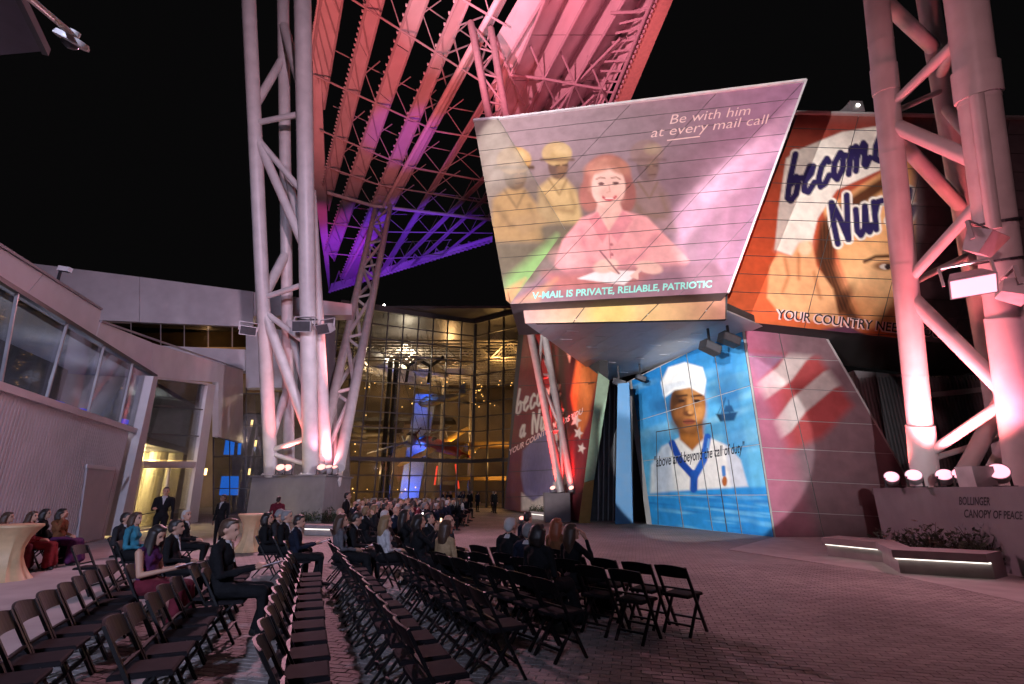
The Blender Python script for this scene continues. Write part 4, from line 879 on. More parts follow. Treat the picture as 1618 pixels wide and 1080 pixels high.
# flood heads on the tower
m_fix = mat('fixture_metal', (.55, .52, .55), .4, metal=.2); m_len = emi('lens_pink', (1., .42, .34), 1.9); m_lenh = emi('lens_hot', (1., .42, .52), 1.9)
def flood(loc, rz, tilt, s, lab, lit=None, cat='floodlight', group='box floodlights clamped to the towers'):
    t = thing('box_floodlight', lab, cat, loc, rz, group); Rm = Matrix.Rotation(tilt, 3, 'X')
    b = MB(); vs = [Rm @ Vector(q) for q in ((-.5*s, -.32*s, -.3*s), (.5*s, -.32*s, -.3*s), (.5*s, -.32*s, .3*s), (-.5*s, -.32*s, .3*s), (-.34*s, .32*s, -.2*s), (.34*s, .32*s, -.2*s), (.34*s, .32*s, .2*s), (-.34*s, .32*s, .2*s))]
    b.add(vs, [(0, 1, 2, 3), (4, 7, 6, 5), (0, 4, 5, 1), (1, 5, 6, 2), (2, 6, 7, 3), (3, 7, 4, 0)]).build('housing', m_fix, t)
    b = MB(); b.add([Rm @ Vector(q) for q in ((-.46*s, -.335*s, -.26*s), (.46*s, -.335*s, -.26*s), (.46*s, -.335*s, .26*s), (-.46*s, -.335*s, .26*s))], [(0, 1, 2, 3)]).build('lens', lit or MATS['lens_dark'], t)
    b = MB(); b.bar((-.55*s, 0, 0), (-.55*s, 0, .55*s), .05, .08).bar((.55*s, 0, 0), (.55*s, 0, .55*s), .05, .08).bar((-.56*s, 0, .55*s), (.56*s, 0, .55*s), .08, .05).build('yoke', m_fix, t)
    return t
flood(LT(392, 522, -.6), R(30), .3, .9, 'white box floodlight clamped to the outer column of the left tower')
flood(LT(480, 516, -1.2), R(0), .25, 1.1, 'pale box floodlight strapped to the thick column of the left tower'); flood(LT(516, 518, -.8), R(-25), .5, 1.0, 'pale box floodlight tilted down off the left tower')
for y in (505, 513): 
    p = at_y(L2, y); dd = (L2[1]-L2[0]).normalized(); MB(TO).tube(p-dd*.04, p+dd*.04, .52, n=20).build('strap', MATS['dark_frame'], tw)
# leaning mast from the left plinth up to the canopy
def mast(lab, basec, top, rb, rt, wb, wt, nseg, group=None, name='canopy_mast', rot=0., m=None):
    m_steel = m or MATS['white_steel']
    t = thing(name, lab, 'mast', basec, 0, group); ax = (top-basec).normalized(); e1 = ax.cross(Vector((0, 1, 0))).normalized(); e2 = ax.cross(e1); P = []
    for k in range(3):
        a_ = rot+k*2.0944; dirv = e1*math.cos(a_)+e2*math.sin(a_); P.append((basec+dirv*wb, top+dirv*wt))
        MB(basec).tube(P[-1][0], P[-1][1], rb, rt, n=14).build('chord', m_steel, t, True)
    for k in range(3):
        A, B = P[k], P[(k+1) % 3]
        for i in range(nseg):
            f0, f1 = i/nseg, (i+1)/nseg; g = f0 if i % 2 == 0 else f1; h_ = f1 if i % 2 == 0 else f0
            MB(basec).tube(A[0].lerp(A[1], g), B[0].lerp(B[1], h_), rb*.5, n=8).build('diagonal', m_steel, t, True)
            if i: MB(basec).tube(A[0].lerp(A[1], f0), B[0].lerp(B[1], f0), rb*.38, n=8).build('strut', m_steel, t, True)
    return t
mb0 = aty(522, 748, a1.y+1.9); mb0.z = zt
mtop = atz(607, 335, HC-.5)
mast('pale lattice mast leaning from the left plinth up to the canopy', mb0, mtop, .36, .36, .8, 1.5, 7, rot=.5)

# right plinth
fA = Vector((10.2, 9.2, 0)); fB = Vector((12.85, 18.0, 0)); f_n = Vector((fB.y-fA.y, -(fB.x-fA.x), 0)).normalized()
htR = 1.84; pl_r = thing('tower_plinth', 'long grey concrete plinth with lettering under the right canopy tower', 'plinth', (11.5, 13, 0)); O2 = Vector((11.5, 13, 0))
MB(O2).prism([fA, fB, fB+f_n*6, fA+f_n*6], (0, 0, htR)).build('block', m_pl, pl_r)
PF = vplane(fA, fB); m_let = mat('letter_dark', (.02, .018, .022), .5)
lettering('lettering', 'BOLLINGER', PF, (1515, 797), (7.2, .15), (0, -18), m_let, pl_r, bold=.02, fit=6.9, off=.006); lettering('lettering', 'CANOPY OF PEACE', PF, (1523, 817), (8.2, .3), (0, -18), m_let, pl_r, bold=.02, fit=11.3, off=.006)
tw2 = thing('canopy_tower', 'right steel tube tower lit pink and red beside the facade', 'tower', (12.6, 14, htR)); T2 = Vector((12.6, 14, htR)); KR = .3
def RT(x, y, dY=0.): return lean(x, y, 13.4+dY, htR, KR)
R1 = (RT(1464, 772, 1.9), RT(1385, 0, 1.9)); R2 = (RT(1628, 772, -.2), RT(1526, 0, -.2)); R3 = (RT(1588, 720, 3.6), RT(1466, 0, 3.6)); R4 = (RT(1660, 640, 1.8), RT(1470, 120, 3.0))
chord(T2, tw2, *R1, .32, htR, HC); chord(T2, tw2, *R2, .43, htR, HC); chord(T2, tw2, *R3, .30, htR, HC)
MB(T2).tube(at_y(R1, 640), at_y(R1, 690), .53, .53, n=20).build('collar', m_steel, tw2, True) if False else None
for ch_, y0, y1, r in ((R1, 772, 672, .36), (R2, 772, 500, .46), (R2, 155, 108, .49), (R1, 146, 106, .345)): MB(T2).tube(at_y(ch_, y0), at_y(ch_, y1), r, n=22).build('collar', m_steel, tw2, True)
MB(T2).tube(at_y(R2, 165)+Vector((-.36, -.3, 0)), at_y(R2, 370)+Vector((-.36, -.3, 0)), .15, n=14).build('drain_pipe', m_steel, tw2, True)
for A, ya, B, yb, r in ((R1, 172, R2, 45, .2), (R1, 180, R3, 142, .13), (R1, 195, R2, 262, .3), (R1, -10, R3, 80, .3), (R1, 205, R3, 330, .3), (R1, 447, R2, 300, .22), (R1, 452, R3, 400, .15), (R1, 462, R2, 640, .3), (R1, 466, R3, 600, .3), (R1, 722, R2, 620, .2), (R1, 728, R3, 690, .13), (R3, 120, R2, 20, .24), (R3, 170, R2, 240, .26), (R3, 400, R2, 540, .26), (R3, 640, R2, 500, .22)):
    brace(T2, tw2, A, ya, B, yb, r*.68)
MB(T2).tube(RT(1575, 620, 1.)+Vector((.3, 0, 0)), RT(1520, 752, 1.5), .22, n=14).build('brace', m_steel, tw2, True); MB(T2).tube(RT(1618, 655, 2.), RT(1565, 752, 2.4), .22, n=14).build('brace', m_steel, tw2, True)
flood(RT(1553, 383, -1.3), R(25), -.9, .85, 'box floodlight turned upward on the thick column of the right tower'); flood(RT(1532, 445, -1.5), R(-35), .75, .85, 'brightly lit box floodlight tilted down off the right tower', m_lenh); flood(RT(1602, 458, -1.5), R(60), .35, .8, 'pink box floodlight on the outer side of the right tower')
for y in (352, 412): 
    p = at_y(R2, y); dd = (R2[1]-R2[0]).normalized(); MB(T2).tube(p-dd*.03, p+dd*.03, .5, n=20).build('strap', MATS['dark_frame'], tw2)

# uplights on the plinths
def uplight(loc, aim, s, lab, lm, group):
    loc = Vector(loc); d = ((Vector(aim)-loc).normalized()+(CAM-loc).normalized()*1.1+Vector((-.25, 0, .1))).normalized(); t = thing('uplight', lab, 'uplight', loc, 0, group); M3 = d.to_track_quat('Z', 'Y').to_matrix(); c = Vector((0, 0, .26*s))
    MB().lathe([(.10*s, -.2*s), (.17*s, -.1*s), (.2*s, .08*s), (.21*s, .12*s), (.19*s, .12*s)], c, 18, M3).build('housing', m_fix, t, True)
    MB().lathe([(.0, .105*s), (.185*s, .106*s), (.185*s, .126*s), (0, .127*s)], c, 18, M3).build('lens', lm, t)
    MB().bar((-.22*s, 0, .0), (-.22*s, 0, .3*s), .03, .05).bar((.22*s, 0, 0), (.22*s, 0, .3*s), .03, .05).box((0, 0, .015), (.5*s, .2*s, .03)).build('yoke', MATS['dark_frame'], t)
    return loc+c+(Vector(aim)-loc).normalized()*.3*s
gR, gL = 'uplights on the right plinth', 'uplights on the left plinth'
def pr(x, dY): Y = dY; q = aty(x, 768, Y); return Vector((q.x, q.y, htR))
for (x, Y, aim, s, P, c, lab) in (
    (1412, 15.8, RT(1440, 350, 2.2), 1.0, 600, RED, 'uplight at the far end of the right plinth, left of the pink column'),
    (1448, 14.2, RT(1430, 300, 2.2), 1.0, 2100, (1., .14, .16), 'uplight on the right plinth directly before the pink column'),
    (1497, 14.0, RT(1440, 420, 2.4), 1.0, 1700, (1., .14, .16), 'uplight on the right plinth between the two columns, tilted left'),
    (1524, 13.2, RT(1500, 200, 2.8), 1.0, 1500, (1., .18, .18), 'uplight on the right plinth beside the grey ballast box'),
    (1584, 12.6, RT(1590, 250, -1.), 1.15, 520, HOT, 'large uplight on the right plinth before the thick column')):
    p = uplight(pr(x, Y), aim, s, lab, m_lenh, gR); spot('uplight_beam', p, aim, P, c, 95, .8, .15)
q = pr(1552, 12.7); MB(q).box(q+Vector((0, .1, .25)), (.55, .5, .5)).build('ballast_box', m_fix); tag(bpy.data.objects['ballast_box'], 'grey ballast box standing on the right plinth among uplights', 'box')
def plh(x, Y): q = aty(x, 745, Y); return Vector((q.x, q.y, zt))
for (x, dY, aim, P, c, lab) in ((443, .5, LT(440, 300, 1.5), 600, RED, 'uplight on the left plinth nearest the outer column'), (454, .9, LT(460, 200, 2.), 900, RED, 'uplight on the left plinth just behind the thick column'),
    (508, .3, LT(505, 520, 1.2), 380, (1., .3, .45), 'uplight on the left plinth right of the thick column'), (518, .5, mb0.lerp(mtop, .4), 1300, (1., .2, .2), 'uplight on the left plinth at the foot of the lattice mast'),
    (527, 1.2, mb0.lerp(mtop, .7), 900, (1., .3, .5), 'small uplight on the left plinth behind the lattice mast foot')):
    p = uplight(plh(x, a1.y+dY), aim, 1.25, lab, m_len, gL); spot('uplight_beam', p, aim, P, c, 80, .8, .15)
# ================================================================== canopy
CP = Vector((-12, 55, HC)); cano = thing('steel_canopy', 'huge open steel canopy of tilted blades and trusses high over the plaza', 'canopy', CP)
def hz(x, y, z=0.): return atz(x, y, HC+z)
m_blade = mat('canopy_blade', (.62, .60, .60), .5, var=.08, scale=.5); m_can = mat('canopy_steel', (.40, .38, .39), .5, var=.08)
def xl(p, q, y): return (p[0]+(q[0]-p[0])*(y-p[1])/(q[1]-p[1]), y)
UP = -160
strips = [  # lower edge p->q, upper edge p->q (photo pixels, near end first)
 ((507, 0), (493, 92), (541, 0), (512, 172)), ((581, 0), (511, 292), (606, 0), (519, 332)), ((649, 0), (514, 395), (676, 0), (528, 412)), ((722, 0), (538, 440), (742, 0), (556, 444)),
 ((786, 0), (545, 436), (798, 0), (560, 440)), ((858, 0), (599, 432), (868, 0), (606, 432)), ((1030, 10), (618, 427), (1040, 10), (626, 425)), ((1100, 0), (650, 420), (1106, 0), (657, 418)), ((1150, 34), (697, 404), (1156, 34), (702, 402))]
lines = []
for k, (a_, b_, c_, d_) in enumerate(strips):
    ym = UP if k < 6 else (60 if k == 6 else 150 if k == 7 else 230)
    p0, p1, q0, q1 = hz(*xl(a_, b_, ym)), hz(*b_), hz(*xl(c_, d_, ym), 1.1), hz(*d_, 1.1)
    if k == 4: q0, q1 = hz(*xl(c_, d_, ym), .9), hz(*d_, .9)
    N = 9 if k < 4 else 1
    if k < 4:
        for i in range(N):
            u, v = i/N+.001, (i+1)/N-.001; MB(CP).prism([p0.lerp(p1, u), p0.lerp(p1, v), q0.lerp(q1, v), q0.lerp(q1, u)], (0, 0, .08)).build('blade', m_blade, cano)
        for i in range(N):
            u = (i+.5)/N; MB(CP).tube(p0.lerp(p1, u)-Vector((0, 0, .12)), q0.lerp(q1, u+.4/N)-Vector((0, 0, .15)), .09, n=6).build('blade_rib', m_can, cano)
    else:
        MB(CP).prism([p0, p1, q1, q0], (0, 0, .08)).build('blade', m_blade, cano)
    MB(CP).tube(p0, p1, .15 if k != 4 else .3, n=10).build('chord', m_can if k != 4 else m_steel, cano, True); MB(CP).tube(q0, q1, .14, n=8).build('chord', m_can, cano, True)
    lines.append((p0, p1))
    if k < 4:   # saw-tooth edge
        tb = MB(CP); n = 60
        for i in range(n): tb.box(p0.lerp(p1, i/n)+Vector((-.22, 0, .02)), (.2, .25, .14))
        stuff(tb.build('edge_teeth', m_blade, cano))
cross = [((480, -50), (760, 128)), ((496, 118), (690, 207), (780, 222)), ((505, 205), (640, 262), (780, 288)), ((512, 262), (600, 292), (778, 322)), ((517, 304), (590, 325), (778, 347)), ((517, 352), (610, 366), (778, 368)), ((519, 400), (610, 408), (700, 404)), ((530, -120), (800, 40))]
def isect(p, q, a, b):
    d1 = q-p; d2 = b-a; den = d1.x*d2.y-d1.y*d2.x
    if abs(den) < 1e-6: return None
    t = ((a.x-p.x)*d2.y-(a.y-p.y)*d2.x)/den; s = ((a.x-p.x)*d1.y-(a.y-p.y)*d1.x)/den
    return p+d1*t if -.001 <= t <= 1.001 and -.001 <= s <= 1.001 else None
for j, cl in enumerate(cross):
    W = [hz(*p, -.15) for p in cl]
    for p, q in zip(W[:-1], W[1:]):
        MB(CP).tube(p, q, .11 if j != 4 else .27, n=8).build('crossbar', m_can if j != 4 else m_steel, cano, True)
        up = Vector((1.6, -.6, 3.2)); MB(CP).tube(p+up, q+up, .07, n=6).build('upper_chord', m_can, cano, True)
    nodes = []
    for (p0, p1) in lines:
        for p, q in zip(W[:-1], W[1:]):
            h_ = isect(p0, p1, p, q)
            if h_ is not None: nodes.append(h_); break
    for i in range(len(nodes)):
        t0 = nodes[i]+Vector((1.6, -.6, 3.2)); MB(CP).tube(nodes[i], t0, .06, n=6).build('web', m_can, cano)
        if i+1 < len(nodes): MB(CP).tube(nodes[i+1], t0, .06, n=6).build('web', m_can, cano); MB(CP).tube(nodes[i], nodes[i].lerp(nodes[i+1], .5)+Vector((2.4, -1.8, 3.2)), .07, n=6).build('web', m_can, cano)
# fan of bracing behind the fourth blade
for i in range(16):
    y = 40+i*22; p = hz(*xl((742, 0), (556, 444), y), .4); q = hz(*xl((775, 0), (566, 448), y+ (38 if i % 2 else -14)), 2.6); MB(CP).tube(p, q, .09, n=6).build('web', m_can, cano)
# fascias
MB(CP).prism([hz(494, 40), hz(504, 40, .4), hz(521, 440, .4), hz(520, 462), hz(496, 300)], (0, 0, .5)).build('fascia', m_blade, cano)
MB(CP).prism([hz(520, 462), hz(778, 382), hz(778, 374, .8), hz(523, 449, .8)], (0, 0, .25)).build('fascia', m_blade, cano)
fe = MB(CP); A_, B_ = hz(521, 461, -.1), hz(778, 381, -.1)
for i in range(46): fe.box(A_.lerp(B_, i/46), (.5, .3, .35))
stuff(fe.build('edge_teeth', m_blade, cano))
for i in range(14):
    p = hz(*[(524+18*i), 459-5.55*i], .3); q = hz(536+17*i, 428-3.9*i, 1.5); MB(CP).tube(p, q, .12, n=6).build('web', m_can, cano)
    MB(CP).tube(q, hz(524+18*(i+1), 459-5.55*(i+1), .3), .12, n=6).build('web', m_can, cano)
# second wing: folded plates
bx_ = [783, 806, 826, 850, 876, 905, 942]; tx_ = [860, 893, 925, 958, 985, 1012, 1035]
for k in range(6):
    za, zb = (0, 4.) if k % 2 == 0 else (4., 0)
    e = [xl((bx_[k], 185), (tx_[k], 0), y) for y in (235, -150)]; f = [xl((bx_[k+1], 185), (tx_[k+1], 0), y) for y in (-150, 235)]
    P = [hz(*e[0], za), hz(*e[1], za), hz(*f[0], zb), hz(*f[1], zb)]
    for i in range(5): MB(CP).prism([P[0].lerp(P[1], i/5+.002), P[0].lerp(P[1], (i+1)/5-.002), P[3].lerp(P[2], (i+1)/5-.002), P[3].lerp(P[2], i/5+.002)], (0, 0, .08)).build('folded_plate', m_blade, cano)
    MB(CP).tube(P[0]-Vector((0, 0, .15)), P[1]-Vector((0, 0, .15)), .16, n=8).build('chord', m_can, cano)
MB(CP).prism([hz(781, 64, .8), hz(818, 0, .8), hz(870, -90, .8), hz(930, -120, .8), hz(860, 0, .2), hz(784, 184, .2), hz(781, 158, .8)], (0, 0, .08)).build('folded_plate', m_blade, cano)
wn = [(806, 118), (860, 124), (908, 133), (950, 140), (965, 20), (1012, 18), (835, 20), (885, 20)]
for a_, b_ in ((0, 1), (1, 2), (2, 3), (4, 5)): MB(CP).tube(hz(*wn[a_], -.6), hz(*wn[b_], -.6), .15, n=8).build('crossbar', m_can, cano)
for (x, y) in wn[:4]:
    q = hz(x, y, -.6)
    for (dx, dy) in ((-22, -52), (22, 48), (-18, 50), (24, -46)): MB(CP).tube(q, hz(x+dx, y+dy, .5), .13, n=6).build('web', m_can, cano)
for i in range(9):
    a_ = hz(1028-7.2*i, 10+17*i, -.3); MB(CP).tube(a_, hz(985-6*i, 22+15*i, .4), .12, n=6).build('web', m_can, cano)
MB(CP).prism([hz(*xl((1036, 0), (968, 168), -150)), hz(*xl((1063, 0), (992, 168), -150)), hz(*xl((1063, 0), (992, 168), 230)), hz(*xl((1036, 0), (968, 168), 230))], (0, 0, .3)).build('fascia', mat('fascia_warm', (.60, .40, .30), .55), cano)
te = MB(CP)
for i in range(40): te.box(hz(*xl((1036, 0), (968, 168), -120+8*i), -.1), (.22, .3, .25))
stuff(te.build('edge_teeth', m_blade, cano)); MB(CP).tube(hz(*xl((1030, 0), (962, 168), -150), -.2), hz(*xl((1030, 0), (962, 168), 230), -.2), .22, n=8).build('chord', m_can, cano)
# lamps aimed at the canopy (no fixtures modelled at these points)
spot('canopy_red', (-9, 29, 5), hz(570, 120), 60000, (1., .18, .18), 56, .8, .3)
spot('canopy_red', (6, 24, 21), hz(860, 50), 16000, (1., .16, .26), 75, .8, .3)
spot('canopy_red', (-10, 16, 26), hz(890, 60), 80000, (1., .26, .36), 46, .8, .3)
spot('canopy_white', (-2, 16, 16), hz(735, 0), 30000, (1., .75, .9), 26, .7, .3)  # added in open air for white highlights on the canopy
spot('canopy_purple', (-30, 66, 24), hz(548, 418, 2), 20000, (.30, .02, 1.), 60, .8, .3)
spot('canopy_purple', (-14, 64, 24), hz(670, 398, 2), 26000, (.24, .04, 1.), 80, .8, .3)
spot('canopy_magenta', (-32, 56, 24), hz(512, 370), 15000, (1., .06, .4), 40, .8, .3)
spot('canopy_purple', (-10, 50, 24), hz(648, 222), 8000, (.42, .04, 1.), 36, .9, .3)
# far mast before the poster wall
fm0 = aty(893, 778, 30.15); ftop = hz(757, 50, -.3)
pb = thing('tower_plinth', 'low dark plinth at the foot of the red lit lattice mast', 'plinth', (fm0.x-.5, fm0.y+.2, 0))
MB().box((0, .2, fm0.z/2), (1.5, 1.3, fm0.z)).build('block', mat('dark_concrete', (.12, .10, .11), .8), pb)
mast('red lit lattice mast leaning before the poster wall', fm0, ftop, .22, .34, .42, 1.2, 12, rot=.9, m=mat('mast_steel_darkened', (.30, .27, .27), .45))  # steel darkened in its colour so red glow outweighs the projector light
gM = 'uplights at the lattice mast foot'
for (dx, aimf) in ((-.75, .3), (.35, .5)):
    p = uplight(fm0+Vector((dx, -.4, 0)), fm0.lerp(ftop, aimf), .8, 'uplight at the outer foot of the red lattice mast' if dx < 0 else 'uplight at the inner foot of the red lattice mast', m_len, gM)
    spot('uplight_beam', p, fm0.lerp(ftop, aimf), 2600, (1., .035, .03), 60, .8, .15)

p = uplight(Vector((fm0.x-2.6, fm0.y-1.2, 0)), fm0.lerp(ftop, .25), .8, 'added ground uplight on the paving before the red lattice mast', m_len, gM); spot('uplight_beam', p, fm0.lerp(ftop, .22), 15000, (1., .03, .03), 60, .9, .15)  # uplight and beam added to redden the mast
# ================================================================== benches, planting
m_bench = mat('bench_stone', (.34, .30, .30), .7, var=.12, scale=3); m_led = emi('led_strip', (1., .95, .85), 2.2)
def bench(lab, topf, depth, z1, th, rec, org):
    """stone slab bench: front edge given as ground points, set on a recessed wall with a light strip under the lip"""
    t = thing('stone_bench', lab, 'bench', org); O = Vector(org); n = len(topf); bk = [q+depth for q in topf]
    for i in range(n-1):
        MB(O).prism([Vector((q.x, q.y, z1-th)) for q in (topf[i], topf[i+1], bk[i+1], bk[i])], (0, 0, th)).build('slab', m_bench, t)
        r0, r1 = topf[i]+depth.normalized()*rec, topf[i+1]+depth.normalized()*rec
        MB(O).prism([Vector((q.x, q.y, 0)) for q in (r0, r1, bk[i+1], bk[i])], (0, 0, z1-th)).build('base', m_bench, t)
        MB(O).bar(Vector((r0.x, r0.y, z1-th-.02))-depth.normalized()*.03, Vector((r1.x, r1.y, z1-th-.02))-depth.normalized()*.03, .03, .03).build('light_strip', m_led, t)
    return t
tf = [atz(1297, 848.5, .5), atz(1383, 856, .5), atz(1408, 868, .5), atz(1557, 875, .5)]
tf = [Vector((q.x, q.y, 0)) for q in tf]
bench('long stepped stone bench with light strip below its lip before the right plinth', tf, Vector((.85, .55, 0)), .5, .17, .22, (tf[2].x, tf[2].y, 0))
bl = [atz(836, 811, .45), atz(914, 818, .45)]; bl = [Vector((q.x, q.y, 0)) for q in bl]
bl[1] = Vector((2.75, 30.0, 0)); bl[0] = Vector((1.0, 34.5, 0))
bench('low stone bench with light strip before the poster wall', bl, Vector((.25, .5, 0)), .45, .15, .15, (bl[0].x, bl[0].y, 0))
bl = [Vector((atz(482, 829, .4).x, atz(482, 829, .4).y, 0)), Vector((atz(600, 832, .4).x, atz(600, 832, .4).y, 0))]
bench('low stone planter edge before the left plinth', bl, Vector((-.3, .9, 0)), .4, .14, .12, (bl[0].x, bl[0].y, 0))
m_leaf = mat('shrub_leaf', (.035, .05, .025), .6, var=.4, scale=8); m_twig = mat('twig', (.06, .045, .035), .8)
def shrub(loc, r, h, lab, seed, group, n=420):
    rs = random.Random(seed); t = thing('low_shrub', lab, 'shrub', loc, 0, group); b = MB(); tw_ = MB()
    for i in range(9):
        a_ = rs.uniform(0, 6.28); tw_.tube((0, 0, 0), (math.cos(a_)*r*.6, math.sin(a_)*r*.6, h*rs.uniform(.6, 1)), .012, .005, n=5)
    for i in range(n):
        a_ = rs.uniform(0, 6.28); rr = r*math.sqrt(rs.random()); z = h*(.1+.9*rs.random())*(1-.5*(rr/r)**2)*rs.uniform(.6, 1.15)
        c = Vector((math.cos(a_)*rr, math.sin(a_)*rr, z)); d = Vector((rs.gauss(0, 1), rs.gauss(0, 1), rs.uniform(.1, 1.4))).normalized(); s = rs.uniform(.04, .09); x = d.orthogonal().normalized()
        b.add([c, c+d*s+x*s*.35, c+d*s*2.1, c+d*s-x*s*.35], [(0, 1, 2, 3)])
    tw_.build('stems', m_twig, t); b.build('foliage', m_leaf, t)
for i in range(6):
    f = i/5; a_ = tf[1].lerp(tf[3], f*.78)+Vector((1.25, .75, 0)) if i else tf[1]+Vector((1.0, .9, 0))
    shrub((a_.x, a_.y, .05), .45+.1*(i % 2), .72+.1*((i*7) % 3), 'dark low shrub behind the stepped stone bench', 20+i, 'shrubs behind the stepped bench')
for i in range(7):
    q = atz(470+i*20, 828); shrub((q.x-.2, q.y+1.4, .02), .5, .62+.08*(i % 3), 'dark low shrub before the left plinth', 40+i, 'shrubs before the left plinth', 300)
for i in range(3): shrub((1.5+.5*i, 34.4-1.3*i, .3), .35, .55, 'dark low shrub on the bench before the poster wall', 60+i, 'shrubs before the poster wall', 200)

# ================================================================== near roof corner and dome camera, upper left
p_ = [atz(-60, -20, 8.6), atz(26, -20, 8.6), atz(74, 80, 8.6), atz(-60, 92, 8.6)]
O = p_[2].copy(); t = thing('roof_canopy_corner', 'dark sheet metal roof corner jutting in overhead', 'roof', O)
MB(O).prism(p_, (0, 0, .12)).build('sheet', mat('dark_sheet', (.16, .13, .17), .6), t); MB(O).bar(p_[1]-Vector((0, 0, .02)), p_[2]-Vector((0, 0, .02)), .08, .14).build('edge_trim', mat('dark_trim', (.10, .09, .10), .5), t)
MB(O).prism([p_[2]+Vector((-.1, -.1, .12)), p_[2]+Vector((-.3, -.1, .12)), p_[2]+Vector((-.3, -.3, .12)), p_[2]+Vector((-.1, -.3, .12))], (-2, -2, 6)).build('hanger', MATS['dark_trim'], t)
dd = ray(112, 66).normalized(); c = CAM+dd*7.2; arm0 = CAM+ray(36, -12).normalized()*6.4
t = thing('dome_camera', 'white dome camera hanging from a slanted pole arm', 'camera', c); Mz = Matrix.Rotation(R(28), 3, 'Y') @ Matrix.Rotation(R(18), 3, 'X')
mw = mat('cream_metal', (.70, .64, .60), .35)
MB().lathe([(.02, .07), (.13, .05), (.145, .015), (.145, .0), (.12, -.01)], (0, 0, 0), 24, Mz).build('housing', mw, t, True); MB().lathe([(.075, -.008), (.068, -.035), (.04, -.06), (.01, -.07)], (0, 0, 0), 20, Mz).build('dome', mat('smoked_dome', (.10, .09, .10), .1), t, True)
top = Mz @ Vector((0, 0, .07)); MB().tube(top, arm0-c, .028, n=12).build('arm', mw, t, True); MB().lathe([(.045, -.02), (.045, .05)], top, 12, Mz).build('mount', mw, t)
# ================================================================== chairs
m_ch = mat('black_resin', (.0045, .004, .005), .5, var=.35, scale=9, spec=.3); m_seat = mat('black_vinyl', (.012, .010, .012), .8, var=.15, scale=8, spec=.12)
def chair_proto():
    t = thing('folding_chair', 'black folding chair', 'chair')
    for s in (-1, 1):
        x = s*.205
        MB().bar((x, -.245, .80), (x, .21, 0), .024, .036, up=(1, 0, 0)).build('front_leg', m_ch, t)
        MB().bar((x-s*.028, .13, .43), (x-s*.028, -.22, 0), .022, .034, up=(1, 0, 0)).build('rear_leg', m_ch, t)
    # seat: padded, rounded edge
    b = MB(); vs = []
    for (ix, z) in ((0, .425), (0, .452), (.018, .464)):
        vs += [(-.175+ix, -.17+ix, z), (.175-ix, -.17+ix, z), (.185-ix, .245-ix, z), (-.185+ix, .245-ix, z)]
    b.add(vs, [(0, 3, 2, 1), (8, 9, 10, 11)]+[[k*4+i, k*4+(i+1) % 4, (k+1)*4+(i+1) % 4, (k+1)*4+i] for k in range(2) for i in range(4)]); b.build('seat', m_seat, t)
    # curved top rail
    b = MB(); n = 8; vs = []
    for i in range(n+1):
        u = i/n*2-1; x = u*.205; dy = -.035*(1-u*u)
        for (z, th) in ((.665, 0), (.80+.022*(1-u*u), 0)):
            y = -.245+(.80-z)*.569+dy; vs += [(x, y+.011, z), (x, y-.011, z)]
    fs = []
    for i in range(n):
        a_ = i*4; c_ = a_+4; fs += [(a_, c_, c_+2, a_+2), (a_+1, a_+3, c_+3, c_+1), (a_+2, c_+2, c_+3, a_+3), (a_, a_+1, c_+1, c_)]
    fs += [(0, 2, 3, 1), (n*4, n*4+1, n*4+3, n*4+2)]; b.add(vs, fs).build('backrest', m_ch, t)
    MB().bar((-.2, -.085, .52), (.2, -.085, .52), .03, .02).build('lower_rail', m_ch, t); MB().bar((-.2, .12, .155), (.2, .12, .155), .03, .022).build('front_stretcher', m_ch, t); MB().bar((-.175, -.13, .11), (.175, -.13, .11), .03, .022).build('rear_stretcher', m_ch, t)
    return t
chair0 = chair_proto(); chair_used = [False]; CH = []
def put_chair(x, y, yaw, label, group):
    if not chair_used[0]: o = chair0; chair_used[0] = True
    else: o = copy_tree(chair0)
    o.location = (x, y, .001); o.rotation_euler = (0, 0, yaw); o['label'] = label; o['group'] = group; CH.append((x, y)); return o

